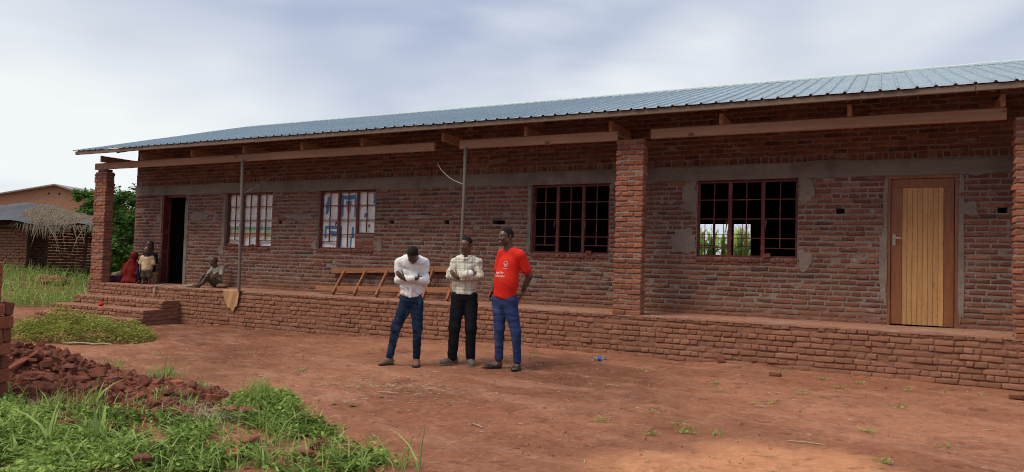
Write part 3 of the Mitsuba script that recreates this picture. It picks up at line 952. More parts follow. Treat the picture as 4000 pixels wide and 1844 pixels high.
def head_prims(c, R, s=1.0, child=False):
    W = lambda x, y, z: c + R @ (A(x, y, z) * s)
    rt = R @ A(1, 0, 0); fw = R @ A(0, 1, 0)
    b = 1.06 if child else 1.0
    return [
        ell(W(0, .014, .032), A(.075 * b, .096 * b, .087 * b) * s, .02 * s, R),
        cap(W(0, -.035, .012), W(0, -.046, -.055), .064 * s, .050 * s, .03 * s, rt, 1.0),
        cap(W(0, -.040, -.052), W(0, -.068, -.098), .048 * s, .027 * s, .03 * s, rt, .92),
        cap(W(-.040, -.015, -.065), W(.040, -.015, -.065), .034 * s, .034 * s, .03 * s),
        cap(W(-.034, -.082, .030), W(.034, -.082, .030), .013 * s, .013 * s, .012 * s),
        cap(W(0, -.094, .014), W(0, -.113, -.026), .009 * s, .0145 * s, .012 * s),
        cap(W(-.015, -.099, -.030), W(.015, -.099, -.030), .0105 * s, .0105 * s, .008 * s),
        cap(W(-.040, -.072, -.022), W(-.030, -.078, -.036), .020 * s, .016 * s, .02 * s),
        cap(W(.040, -.072, -.022), W(.030, -.078, -.036), .020 * s, .016 * s, .02 * s),
        cap(W(-.020, -.0955, -.057), W(.020, -.0955, -.057), .0085 * s, .0085 * s, .006 * s),
        cap(W(-.017, -.0940, -.071), W(.017, -.0940, -.071), .0090 * s, .0090 * s, .006 * s),
        ('cut', W(-.031, -.098, .006), .0125 * s, .008 * s), ('cut', W(.031, -.098, .006), .0125 * s, .008 * s),
        cap(W(-.074, .016, .014), W(-.079, .020, -.026), .015 * s, .010 * s, .010 * s, fw, 1.0),
        cap(W(.074, .016, .014), W(.079, .020, -.026), .015 * s, .010 * s, .010 * s, fw, 1.0),
        cap(W(0, .022, -.03), W(0, .030, -.14), .056 * s, .055 * s, .03 * s),
    ]


def hand_prims(w, d, n, s, curl=.5, sc=1.0, spread=1.0):
    """Wrist w, direction d of the fingers, palm normal n, thumb side s."""
    d = d / np.linalg.norm(d); n = n - d * (n @ d); n /= np.linalg.norm(n)
    t = np.cross(n, d); t = t if t @ s > 0 else -t
    P = [cap(w - d * .03, w + d * .01, .026 * sc, .025 * sc, .012, n, 1.25)]
    for i, (off, L, r, c0) in enumerate([(.029, .071, .0092, .9), (.010, .079, .0096, 1.0), (-.010, .073, .0092, 1.08), (-.028, .057, .0080, 1.2)]):
        kn = w + d * (.085 - .004 * abs(i - 1.2)) * sc + t * off * sc
        P.append(cap(w + d * .012 * sc + t * off * .62 * sc, kn, .0155 * sc, .0125 * sc, .012))
        dirv, p = d + t * off * 1.2 * spread, kn
        dirv = dirv / np.linalg.norm(dirv)
        for seg, f in ((.45, .5), (.32, .9), (.23, .7)):
            ang = curl * c0 * f
            dirv = dirv * math.cos(ang) + n * math.sin(ang); dirv /= np.linalg.norm(dirv)
            q = p + dirv * L * seg * sc
            P.append(cap(p, q, r * sc, r * sc * .93, .003)); p = q
    th0 = w + d * .022 * sc + t * .020 * sc
    th1 = th0 + (d * .60 + t * .72 + n * .25) / 1.0 * .042 * sc
    th2 = th1 + (d * .80 + t * .42 + n * .38) / 1.0 * .034 * sc
    th3 = th2 + (d * .92 + t * .10 + n * .40) / 1.0 * .026 * sc
    P += [cap(th0, th1, .0165 * sc, .0125 * sc, .012), cap(th1, th2, .0120 * sc, .0105 * sc, .004), cap(th2, th3, .0105 * sc, .0085 * sc, .004)]
    return P


def union_mesh(parts):
    try:
        ms = [manifold3d.Manifold(manifold3d.Mesh(np.ascontiguousarray(v, np.float32), np.ascontiguousarray(f, np.uint32))) for v, f in parts]
        if all(m.status() == manifold3d.Error.NoError for m in ms):
            u = manifold3d.Manifold.batch_boolean(ms, manifold3d.OpType.Add).to_mesh()
            return np.array(u.vert_properties[:, :3], float), np.array(u.tri_verts)
    except Exception:
        pass
    mb = MB()
    for v, f in parts: mb.add(v, f)
    return mb.get()[:2]


class Person:
    def __init__(self, base, yaw, label, group=None):
        self.k = num('person')
        self.base = A(*base); self.ex = A(math.cos(yaw), math.sin(yaw), 0); self.ey = A(-math.sin(yaw), math.cos(yaw), 0)
        tag(self.k, label, 'person', group)

    def world(self, v):
        return self.base + v[:, :1] * self.ex + v[:, 1:2] * self.ey + v[:, 2:] * A(0, 0, 1)

    def put(self, name, vf, bsdf, uv=None, smooth=True):
        v, f = vf
        key = num(self.k + '__' + name)
        v = np.asarray(v, float)
        if uv is None: uv = np.stack([v[:, 0] + .35 * v[:, 1] + 1, v[:, 2]], 1)
        elif np.ndim(uv) == 1: uv = np.tile(np.asarray(uv, float), (len(v), 1))
        scene[key] = mikit.ply((self.world(v), np.asarray(f)), bsdf, smooth=smooth, uv=uv)
        return key

    def face(self, c, R, s, hair=True, tone=.5, hairline=.045, closed=False, smile=False):
        W = lambda x, y, z: c + R @ (A(x, y, z) * s)
        for sx in (-1, 1):
            m = trimesh.creation.icosphere(2, .0108 * s); self.put('eye', (np.array(m.vertices) + W(sx * .031, -.0815, .006), m.faces), 'm_eye')
            m = trimesh.creation.icosphere(1, .0062 * s); self.put('iris', (np.array(m.vertices) + W(sx * .031, -.0908, .0045 if not closed else .001), m.faces), 'm_hair')
            v, f = volume([cap(W(sx * .014, -.0985, .0245), W(sx * .046, -.0865, .0265), .0042 * s, .003 * s, .004)], .003); self.put('eyebrow', (v, f), 'm_hair')
            v, f = volume([cap(W(sx * .021, -.0935, .0145), W(sx * .042, -.086, .0125), .0045 * s, .004 * s, .004)], .003); self.put('eyelid', (v, f), 'm_skin', (tone * .5, 0))
        v, f = volume([cap(W(-.021, -.1015, -.064), W(.021, -.1015, -.064), .0042 * s, .0042 * s, .004)], .003)
        self.put('mouth', (v, f), 'm_teeth' if smile else 'm_hair')
        if hair:
            o = W(0, .014, .032)
            P = [ell(o, A(.0795, .1005, .0915) * s, .01, R),
                 ('half', W(0, -.062, hairline), R @ (A(0, -.75, -.66))), ('half', W(0, .02, -.035), R @ A(0, -.62, -.78)), ('half', W(0, 0, -.055), R @ A(0, 0, -1.))]
            lo, hi = o - .13 * s, o + .13 * s
            v, f = volume(P, .006 * s, lo, hi)
            v, f = wrinkle(v, f, .0016, 160, 2)
            self.put('hair', (v, f), 'm_hair')


def shoe(p, heel, toe, upper, sole, tone=0, w=.046, h=.095, ankle=None, hi=.0):
    heel, toe = A(*heel), A(*toe)
    z0 = 0.0
    heel = A(heel[0], heel[1], z0); toe = A(toe[0], toe[1], z0)
    d = toe - heel; L = np.linalg.norm(d); d /= L
    s = np.cross(d, A(0, 0, 1))
    u = A(0, 0, 1)
    ball = heel + d * L * .68
    P = [cap(heel + d * .035 + u * .05, ball + u * .042, .044, .042, .02, u, 1.0), cap(ball + u * .042, toe - d * .035 + u * .036, .044, .034, .02, u, 1.25),
         cap(heel + d * .045 + u * .05, (heel + d * .06 + u * (.10 + hi)) if ankle is None else A(*ankle), .042, .043, .03)]
    P += [('half', A(0, 0, .018), A(0, 0, -1.))]
    v, f = volume(P, .008); p.put('shoe', wrinkle(v, f, .0015, 40), upper)
    t = np.linspace(0, 1, 24)
    prof = []
    for q in t: prof.append((q * L, (.036 + .016 * math.sin(math.pi * min(1, q * 1.1)) - .012 * max(0, .25 - abs(q - .38))) * math.sqrt(max(0.0, 1 - (2 * q - 1) ** 12)) + .004))
    poly = Polygon([(a, b) for a, b in prof] + [(a, -b) for a, b in prof[::-1]]).buffer(.004)
    m = trimesh.creation.extrude_polygon(poly, .024, engine='earcut')
    mv = np.array(m.vertices)
    p.put('sole', (heel + mv[:, :1] * d + mv[:, 1:2] * s + u * (mv[:, 2:] - .002), m.faces), sole, smooth=40 if False else False)


def strip_on(prims, pts, width, nrm, thick=.004, lift=.003):
    """A flat strip laid on a garment along the points (for plackets and the like)."""
    V = []
    for q in pts:
        q = A(*q)
        t = np.linspace(-.25, .25, 101)
        L = q + t[:, None] * nrm
        F = field(prims, L)
        i = np.argmax(F > 0) if (F > 0).any() else 50
        neg = np.nonzero(F < 0)[0]
        j = neg[-1] if len(neg) else 50
        V.append(q + nrm * (t[j] + lift))
    V = np.array(V)
    side = np.cross(V[-1] - V[0], nrm); side /= np.linalg.norm(side)
    v = np.vstack([V - side * width / 2, V + side * width / 2, V - side * width / 2 + nrm * thick, V + side * width / 2 + nrm * thick])
    n = len(V); f = []
    for i in range(n - 1):
        f += [[2 * n + i, 3 * n + i, 3 * n + i + 1, 2 * n + i + 1], [i, 2 * n + i, 2 * n + i + 1, i + 1], [n + i, n + i + 1, 3 * n + i + 1, 3 * n + i]]
    f = np.array(f)
    return v, np.vstack([f[:, [0, 1, 2]], f[:, [0, 2, 3]]])


def onto(prims, mesh, origin, right, up, nrm):
    """Lays a flat mesh (x right, y up, z out) onto a garment, following its surface."""
    v, f = trimesh.remesh.subdivide_to_size(np.array(mesh.vertices), np.array(mesh.faces), .02)
    q = origin + v[:, :1] * right + v[:, 1:2] * up
    t = np.linspace(-.2, .2, 161)
    L = q[:, None] + t[None, :, None] * nrm
    F = field(prims, L)
    j = np.array([(np.nonzero(row < 0)[0][-1] if (row < 0).any() else 80) for row in F])
    return q + nrm * (t[j] + .0035 + v[:, 2])[:, None], f


YAW = .475
# -- first man: white shirt, head bowed, arms folded
g1 = A(-5.58, -3.45, 0); g1[2] = ground(g1[0], g1[1])
P1 = Person(g1, YAW, 'man in an untucked white shirt and jeans bowing his head with folded arms')
c = A(.067, -.150, 1.452); R = rotz(-.12, 1.02, .04); s = .90
neck = A(.05, -.05, 1.425)
bd = [cap((.045, 0, .95), (.042, -.01, 1.20), .105, .115, .05, (0, 1, 0), 1.45), cap((-.10, -.03, 1.34), (.185, -.03, 1.34), .052, .052, .06), cap(neck, c + R @ A(0, .025, -.04), .056, .052, .04),
      cap((-.122, -.02, 1.345), (-.136, -.05, 1.114), .036, .032, .03), cap((.208, -.02, 1.348), (.236, -.05, 1.112), .036, .032, .03),
      cap((-.136, -.05, 1.114), (.132, -.176, 1.150), .032, .027, .02), cap((.236, -.05, 1.112), (-.03, -.160, 1.144), .032, .024, .02),
      cap((-.02, 0, .80), (-.135, -.05, .50), .062, .048, .04), cap((-.135, -.05, .50), (-.217, .03, .10), .044, .036, .03), cap((.115, 0, .80), (.145, -.05, .51), .062, .048, .04), cap((.145, -.05, .51), (.137, .02, .10), .044, .036, .03), cap((.0, 0, .85), (.09, 0, .85), .085, .085, .04)]
hd = volume(head_prims(c, R, s), .006)
ha = volume(hand_prims(A(.138, -.165, 1.148), A(.50, .86, .0), A(0, 1, -.1), A(0, 0, 1), .5, .92), .004)
hb = volume(hand_prims(A(-.045, -.160, 1.146), A(-.80, -.02, .60), A(.1, 1, .1), A(.5, 0, .8), .30, .80), .004)
body = union_mesh([volume(bd, .013), hd, ha, hb])
P1.put('body', body, 'm_skin', (.25, 0)); P1.face(c, R, s, tone=.25)
sh = [cap((.045, -.005, .93), (.042, -.005, 1.10), .155, .156, .04, (0, 1, 0), 1.32), cap((.042, -.005, 1.10), (.044, -.03, 1.30), .158, .142, .05, (0, 1, 0), 1.42),
      cap((-.105, -.035, 1.345), (.19, -.035, 1.348), .078, .078, .07), cap((-.03, -.055, 1.385), (.12, -.055, 1.388), .068, .068, .06), ('half', A(.06, -.09, 1.425), A(.05, -.40, .92)),
      cap((-.122, -.02, 1.345), (-.136, -.05, 1.114), .054, .050, .04), cap((-.136, -.05, 1.114), (.060, -.180, 1.142), .050, .041, .02),
      cap((.208, -.02, 1.348), (.236, -.05, 1.112), .054, .050, .04), cap((.236, -.05, 1.112), (.145, -.125, 1.128), .050, .045, .025), cap((.145, -.125, 1.128), (.06, -.155, 1.128), .045, .038, .02)]
hem = lambda v: None
shp = sh + [('half', A(.04, 0, .855), A(0, 0, -1.))]
v, f = volume(sh, .0105)
# curved shirt tails: lower front and back, higher at the sides
zc = .835 + .075 * np.clip(np.abs(v[:, 0] - .04) / .17, 0, 1.2) ** 2
lowv = v[:, 2] < .98
v[lowv, 2] = zc[lowv] + (v[lowv, 2] - .765) * (.98 - zc[lowv]) / (.98 - .765)
v, f = crease(v, f, .006, A(17, 17, 13), 55)
v, f = crease(v, f, .026, A(5, 5, 8), 5, lambda q: np.clip(1.3 - np.abs(q[:, 2] - 1.12) * 1.5, .25, 1))
P1.put('shirt', (v, f), 'm_white')
P1.put('placket', strip_on(sh, [(.043 + .004 * math.sin(z * 20), -.02, z) for z in np.linspace(.90, 1.10, 10)], .034, A(0, -1., 0), .004, .004), 'm_white')
P1.put('collar', volume(ring_collar((.052, -.055, 1.418), .078, .072, .020, .5), .005), 'm_white')
for a, b in (((.080, -.150, 1.385), (.135, -.085, 1.415)), ((.022, -.152, 1.385), (-.030, -.085, 1.415))):
    P1.put('collar', volume([cap(a, b, .022, .019, .01, (0, .8, .6), 2.6)], .006), 'm_white')
P1.put('cuff', volume([cap((.048, -.176, 1.141), (.076, -.188, 1.145), .043, .041, .01)], .007), 'm_white')
P1.put('wristband', volume([cap((.084, -.168, 1.147), (.092, -.171, 1.148), .034, .034, .004)], .005), 'm_black')
tr = [cap((-.0, 0, .86), (.088, 0, .86), .110, .110, .05, (0, 1, 0), 1.1), cap((-.022, 0, .80), (-.135, -.05, .50), .092, .067, .03), cap((-.135, -.05, .50), (-.213, .025, .125), .064, .050, .03),
      cap((.118, 0, .80), (.145, -.05, .51), .092, .067, .03), cap((.145, -.05, .51), (.137, .015, .125), .064, .050, .03)]
v, f = volume(tr, .0105)
P1.put('jeans', crease(v, f, .010, A(6, 6, 13), 8), 'm_denim')
shoe(P1, (-.186, .075, 0), (-.322, -.105, 0), 'm_boot', 'm_black_sole', ankle=(-.213, .03, .125)); shoe(P1, (.130, .075, 0), (.160, -.185, 0), 'm_boot', 'm_black_sole', ankle=(.137, .02, .125))

# -- second man: checked shirt, arms folded, looking to the left
g2 = A(-5.0, -3.0, 0); g2[2] = ground(g2[0], g2[1])
P2 = Person(g2, YAW, 'man in a pale checked shirt and black trousers standing with folded arms')
c = A(.013, -.03, 1.590); R = rotz(-.50, .16, .03); s = .90
bd = [cap((.006, 0, .95), (.008, 0, 1.22), .11, .12, .05, (0, 1, 0), 1.45), cap((-.12, 0, 1.355), (.155, 0, 1.362), .055, .055, .06), cap((.013, 0, 1.37), (.012, -.01, 1.52), .058, .054, .04),
      cap((-.142, 0, 1.342), (-.197, -.05, 1.165), .036, .033, .03), cap((.178, 0, 1.35), (.204, -.05, 1.18), .036, .033, .03), cap((-.197, -.05, 1.165), (.108, -.180, 1.212), .033, .027, .02), cap((.204, -.05, 1.18), (-.08, -.150, 1.165), .033, .024, .02),
      cap((-.075, 0, .83), (-.106, -.03, .49), .062, .048, .04), cap((-.106, -.03, .49), (-.128, .02, .10), .044, .036, .03), cap((.093, 0, .83), (.107, -.03, .495), .062, .048, .04), cap((.107, -.03, .495), (.108, .02, .10), .044, .036, .03), cap((-.05, 0, .88), (.06, 0, .88), .09, .09, .04)]
hd = volume(head_prims(c, R, s), .006)
ha = volume(hand_prims(A(.112, -.170, 1.208), A(.50, .86, .0), A(0, 1, -.1), A(0, 0, 1), .5, .95), .004)
hb = volume(hand_prims(A(-.095, -.145, 1.165), A(-.75, .08, .62), A(.1, 1, .1), A(.5, 0, .8), .4, .78), .004)
P2.put('body', union_mesh([volume(bd, .013), hd, ha, hb]), 'm_skin', (.6, 0)); P2.face(c, R, s, tone=.6, closed=True)
sh = [cap((.006, 0, .985), (.007, 0, 1.12), .160, .160, .04, (0, 1, 0), 1.33), cap((.007, 0, 1.12), (.009, 0, 1.29), .162, .145, .05, (0, 1, 0), 1.42), ('half', A(.006, 0, .935), A(0, 0, -1.)),
      cap((-.125, 0, 1.348), (.160, 0, 1.356), .073, .073, .07), cap((-.05, 0, 1.395), (.078, 0, 1.398), .062, .062, .06), ('half', A(.013, -.04, 1.437), A(-.03, -.22, .97)),
      cap((-.142, 0, 1.342), (-.197, -.05, 1.165), .057, .053, .04), cap((-.197, -.05, 1.165), (.060, -.188, 1.206), .053, .043, .02), cap((.178, 0, 1.350), (.204, -.05, 1.18), .057, .053, .04), cap((.204, -.05, 1.18), (.075, -.14, 1.160), .053, .046, .025), cap((.075, -.14, 1.160), (-.02, -.150, 1.150), .05, .044, .02)]
v, f = volume(sh, .0105)
v, f = crease(v, f, .005, A(17, 17, 13), 56)
v, f = crease(v, f, .020, A(5, 5, 8), 15, lambda q: np.clip(1.3 - np.abs(q[:, 2] - 1.15) * 1.5, .3, 1))
fl = np.clip((1.02 - v[:, 2]) / .08, 0, 1); v[:, 0] += (v[:, 0] - .006) * .06 * fl; v[:, 1] += v[:, 1] * .10 * fl
P2.put('shirt', (v, f), 'm_plaid')
P2.put('placket', strip_on(sh, [(.006 - .02 * (1.13 - z), -.02, z) for z in np.linspace(.95, 1.12, 8)], .032, A(0, -1., 0), .004, .006), 'm_plaid')
P2.put('collar', volume(ring_collar((.013, -.008, 1.430), .072, .070, .022, .45), .005), 'm_plaid')
for a, b in (((.032, -.084, 1.395), (.082, -.02, 1.440)), ((-.007, -.086, 1.392), (-.058, -.025, 1.438))): P2.put('collar', volume([cap(a, b, .025, .022, .01, (0, .9, .5), 2.6)], .006), 'm_plaid')
P2.put('cuff', volume([cap((.050, -.184, 1.205), (.088, -.190, 1.210), .047, .044, .01)], .007), 'm_white')
tr = [cap((-.06, 0, .885), (.072, 0, .885), .112, .112, .05, (0, 1, 0), 1.08), cap((-.05, 0, .935), (.062, 0, .935), .105, .105, .04, (0, 1, 0), 1.15), ('half', A(0, 0, .968), A(0, 0, 1.)),
      cap((-.078, 0, .80), (-.108, -.03, .49), .098, .077, .03), cap((-.108, -.03, .49), (-.128, .015, .105), .075, .066, .03), cap((.096, 0, .80), (.108, -.03, .495), .098, .077, .03), cap((.108, -.03, .495), (.108, .015, .105), .075, .066, .03)]
v, f = volume(tr, .0105)
v, f = crease(v, f, .012, A(6, 6, 11), 18, lambda q: .5 + 1.0 * np.clip((.22 - q[:, 2]) / .1, 0, 1))
P2.put('trousers', (v, f), 'm_black')
P2.put('belt', volume([cap((-.05, 0, .949), (.062, 0, .949), .112, .112, .04, (0, 1, 0), 1.15), ('half', A(0, 0, .966), A(0, 0, 1.)), ('half', A(0, 0, .930), A(0, 0, -1.))], .008), 'm_black_sole')
m = MB(); box(m, -.018, .016, -.106, -.098, .934, .962); P2.put('belt_buckle', m.get()[:2], 'm_chrome', smooth=False)
shoe(P2, (-.070, .085, 0), (-.278, -.105, 0), 'm_shoe', 'm_sole', ankle=(-.118, .03, .12), w=.05); shoe(P2, (.100, .07, 0), (.150, -.195, 0), 'm_shoe', 'm_sole', ankle=(.108, .02, .12), w=.05)

# -- third man: red shirt, turned to the left, hands behind his hips
g3 = A(-4.36, -2.97, 0); g3[2] = ground(g3[0], g3[1])
P3 = Person(g3, YAW, 'tall man in a red T-shirt, blue trousers and black sandals turned to the left')
c = A(-.045, -.02, 1.706); R = rotz(-.92, .10, .03); s = .95
bd = [cap((-.04, 0, .93), (-.01, 0, 1.15), .105, .11, .05), cap((-.01, 0, 1.15), (.02, 0, 1.36), .11, .105, .05), cap((.15, -.07, 1.475), (-.08, .07, 1.478), .05, .05, .05), cap((0, 0, 1.46), (-.02, -.005, 1.64), .058, .054, .04),
      cap((.158, -.082, 1.468), (.272, -.03, 1.205), .052, .042, .03), cap((.272, -.03, 1.205), (.195, .05, .995), .043, .029, .02), cap((-.100, .09, 1.475), (-.150, .12, 1.195), .050, .041, .03), cap((-.150, .12, 1.195), (-.205, .07, .99), .041, .028, .02),
      cap((-.10, .04, .83), (-.094, -.02, .52), .062, .048, .04), cap((-.094, -.02, .52), (-.089, .06, .075), .046, .037, .03), cap((.04, -.05, .83), (.118, -.10, .49), .062, .048, .04), cap((.118, -.10, .49), (.149, -.03, .07), .046, .037, .03), cap((-.09, .03, .88), (.03, -.04, .88), .09, .09, .04),
      # feet
      cap((-.075, .07, .045), (-.20, .015, .030), .036, .030, .03, (0, 0, 1), 1.1), cap((-.20, .015, .030), (-.265, -.015, .026), .034, .024, .02, (0, 0, 1), 1.6),
      cap((.158, -.01, .045), (.130, -.13, .030), .036, .030, .03, (0, 0, 1), 1.1), cap((.130, -.13, .030), (.118, -.175, .026), .036, .028, .02, (0, 0, 1), 1.6)]
for k in range(5):
    o = (k - 2) * .013
    bd.append(cap((-.262 - .45 * o, -.013 + .9 * o, .028), (-.290 - .45 * o + .006 * abs(k - 1), -.026 + .9 * o, .024), .0105, .009, .004)); bd.append(cap((.119 + .97 * o, -.172 + .23 * o, .028), (.112 + .97 * o, -.200 + .23 * o + .005 * abs(k - 1), .024), .0105, .009, .004))
hd = volume(head_prims(c, R, s), .006)
ha = volume(hand_prims(A(.193, .048, .992), A(-.40, -.10, -.9), A(-1, .3, .2), A(-.2, -1, 0), .45, .98), .004)
hb = volume(hand_prims(A(-.206, .068, .988), A(-.35, -.40, -.75), A(.9, -.3, .0), A(-.3, -1, 0), .8, .95), .004)
P3.put('body', union_mesh([volume(bd, .010), hd, ha, hb]), 'm_skin', (.5, 0)); P3.face(c, R, s, tone=.5, smile=True)
fwd = A(-.62, -.78, 0); rgt = A(.78, -.62, 0)
sh = [cap((-.035, .0, .955), (-.026, -.012, 1.12), .158, .158, .05, fwd, 1.18), cap((-.026, -.012, 1.12), (.008, 0, 1.34), .156, .145, .06, fwd, 1.22), cap((.140, -.075, 1.468), (-.075, .078, 1.472), .064, .062, .06), cap((.07, -.04, 1.510), (-.05, .035, 1.512), .055, .055, .05),
      ('half', A(-.03, -.05, 1.555), A(-.22, -.25, .94)), cap((.152, -.082, 1.462), (.228, -.05, 1.285), .066, .068, .04), cap((-.092, .09, 1.468), (-.122, .11, 1.285), .064, .068, .04), ('half', A(.0, 0, .905), A(.0, .0, -1.))]
v, f = volume(sh, .0105)
shr = sh
dia = lambda q: (meshkit.fbm(np.stack([q @ A(.6, -.2, .75) * 16, q @ A(.7, .3, -.6) * 4, q[:, 1] * 4], 1), 3, 31) - .5) * 2
v = v + vnormals(v, f) * (dia(v) * .011 * np.clip((1.45 - v[:, 2]) * 4, .15, 1))[:, None]
v[:, 2] -= .03 * np.clip((1.0 - v[:, 2]) / .08, 0, 1) * np.clip((v[:, 0] + .05) / .15, -.6, 1)
P3.put('tshirt', (v, f), 'm_red')
o = c + R @ A(0, 0, 0)
# the print: an arch with letters, two lines of words
up = A(0, 0, 1.)
arch = trimesh.util.concatenate([trimesh.creation.extrude_polygon(unary_union([Polygon([(math.cos(t) * .036, .018 + math.sin(t) * .036) for t in np.linspace(-.15, math.pi + .15, 20)] + [(math.cos(t) * .030, .018 + math.sin(t) * .030) for t in np.linspace(math.pi + .15, -.15, 20)])]), .0015, engine='earcut')])
org = A(-.02, -.01, 1.33) + rgt * .05
PR = [(arch, org, 0), (meshkit.text_mesh('IR', .034, .0015, True), org - rgt * .022 - up * .012, 0), (trimesh.creation.box((.066, .006, .0015)), org - up * .035, 0),
      (meshkit.text_mesh('ting The', .026, .0015, True), A(-.02, -.01, 1.225) - rgt * .095, 0), (meshkit.text_mesh('r Owners', .026, .0015, True), A(-.02, -.01, 1.182) - rgt * .085, 0)]
for m, q, _ in PR:
    pv, pf = onto(sh, m, q, rgt, up, fwd)
    pv = pv + fwd * (dia(pv) * .011 * np.clip((1.45 - pv[:, 2]) * 4, .15, 1) + .0035)[:, None]
    P3.put('shirt_print', (pv, pf), 'm_print', smooth=False)
tr = [cap((-.095, .03, .875), (.035, -.04, .875), .112, .112, .05), cap((-.105, .035, .81), (-.095, -.02, .52), .096, .070, .03), cap((-.095, -.02, .52), (-.090, .055, .135), .067, .056, .03), cap((.035, -.045, .81), (.118, -.095, .49), .096, .070, .03), cap((.118, -.095, .49), (.147, -.04, .125), .067, .054, .03)]
v, f = volume(tr, .0105)
P3.put('trousers', crease(v, f, .009, A(6, 6, 12), 28), 'm_blue')
for heel, toe in (((-.052, .083, 0), (-.305, -.034, 0)), ((.163, .02, 0), (.112, -.212, 0))):
    heel, toe = A(*heel), A(*toe); d = toe - heel; L = np.linalg.norm(d); d /= L; sd = np.cross(d, A(0, 0, 1.))
    q = np.linspace(0, 1, 20)
    w = (.036 + .014 * np.sin(np.pi * np.minimum(1, q * 1.1))) * np.sqrt(np.maximum(0, 1 - (2 * q - 1) ** 12)) + .004
    poly = Polygon(list(zip(q * L, w)) + list(zip((q * L)[::-1], -w[::-1])))
    m = trimesh.creation.extrude_polygon(poly, .012, engine='earcut'); mv = np.array(m.vertices)
    P3.put('sandal_sole', (heel + mv[:, :1] * d + mv[:, 1:2] * sd + A(0, 0, 1.) * (mv[:, 2:] - .002), m.faces), 'm_black_sole', smooth=False)
    b = heel + d * L * .68
    P3.put('sandal_strap', volume([cap(b - d * .028 - sd * .030 + A(0, 0, .026), b - d * .028 + sd * .030 + A(0, 0, .026), .032, .032, .01, A(0, 0, 1), .95), cap(b + d * .02 - sd * .030 + A(0, 0, .022), b + d * .02 + sd * .030 + A(0, 0, .022), .030, .030, .02, A(0, 0, 1), .95), ('half', A(0, 0, .008), A(0, 0, -1.))], .006), 'm_black_sole')

# -- four small figures on the porch at the left
KY = YAW
K1 = Person((-14.78, -.56, .004), KY + .1, 'toddler in a cream T-shirt and dark shorts standing by the open doorway')
c = A(0, -.01, .765); R = rotz(-.05, .1); s = .80
bd = [cap((0, 0, .33), (0, 0, .52), .075, .07, .04, (0, 1, 0), 1.2), cap((-.08, 0, .60), (.08, 0, .60), .035, .035, .04), cap((0, 0, .60), (0, 0, .70), .035, .035, .03), cap((-.105, 0, .60), (-.135, -.01, .46), .027, .023, .02), cap((-.135, -.01, .46), (-.135, -.04, .34), .023, .018, .02), cap((.105, 0, .60), (.135, -.01, .46), .027, .023, .02), cap((.135, -.01, .46), (.13, -.04, .34), .023, .018, .02),
      cap((-.05, 0, .32), (-.06, -.01, .17), .05, .035, .03), cap((-.06, -.01, .17), (-.065, .01, .04), .034, .025, .02), cap((.05, 0, .32), (.06, -.01, .17), .05, .035, .03), cap((.06, -.01, .17), (.065, .01, .04), .034, .025, .02), cap((-.065, .02, .025), (-.075, -.07, .018), .024, .02, .02, (0, 0, 1), 1.2), cap((.065, .02, .025), (.075, -.07, .018), .024, .02, .02, (0, 0, 1), 1.2)]
K1.put('body', union_mesh([volume(bd, .010), volume(head_prims(c, R, s, True), .0065), volume(hand_prims(A(-.135, -.042, .335), A(0, -.1, -1), A(1, 0, 0), A(0, -1, 0), .5, .55), .0045), volume(hand_prims(A(.13, -.042, .335), A(0, -.1, -1), A(-1, 0, 0), A(0, -1, 0), .5, .55), .0045)]), 'm_skin', (.42, 0)); K1.face(c, R, s, tone=.42)
v, f = volume([cap((0, 0, .36), (0, 0, .56), .115, .105, .04, (0, 1, 0), 1.25), cap((-.085, 0, .59), (.085, 0, .59), .05, .05, .05), ('half', A(0, -.03, .625), A(0, -.3, .95)), cap((-.10, 0, .60), (-.138, -.01, .48), .045, .047, .03), cap((.10, 0, .60), (.138, -.01, .48), .045, .047, .03), ('half', A(0, 0, .315), A(0, 0, -1.))], .009)
K1.put('tshirt', wrinkle(v, f, .006, 16, 3), 'm_cream')
K1.put('collar', volume([cap((-.03, -.01, .632), (.03, -.01, .632), .045, .045, .02, (0, 0, 1), 2.5)], .007), 'm_black')
K1.put('shorts', volume([cap((-.04, 0, .31), (.04, 0, .31), .082, .082, .04, (0, 1, 0), 1.1), cap((-.055, 0, .29), (-.065, -.005, .19), .066, .064, .03), cap((.055, 0, .29), (.065, -.005, .19), .066, .064, .03)], .010), 'm_olive')

K2 = Person((-15.50, -.45, .004), KY, 'person in a red hooded wrap seated with the back turned beside a purple basin')
bd = [cap((0, 0, .12), (.01, .0, .42), .12, .10, .05, (0, 1, 0), 1.2), cap((.02, .02, .44), (.05, .02, .60), .05, .07, .04), cap((-.09, .03, .40), (-.12, -.08, .24), .035, .03, .03), cap((.10, .03, .40), (.13, -.08, .24), .035, .03, .03), cap((-.06, .0, .08), (-.09, .35, .06), .06, .04, .04), cap((.06, .0, .08), (.09, .35, .06), .06, .04, .04)]
K2.put('body', union_mesh([volume(bd, .012), volume(head_prims(A(.05, .03, .63), rotz(2.9, .2), .8), .0065), volume(hand_prims(A(-.12, -.08, .24), A(.1, .5, -.7), A(1, 0, 0), A(0, 0, 1), .5, .7), .0045), volume(hand_prims(A(.13, -.08, .24), A(-.1, .5, -.7), A(-1, 0, 0), A(0, 0, 1), .5, .7), .0045)]), 'm_skin', (.25, 0)); K2.face(A(.05, .03, .63), rotz(2.9, .2), .8, hair=False, tone=.25)
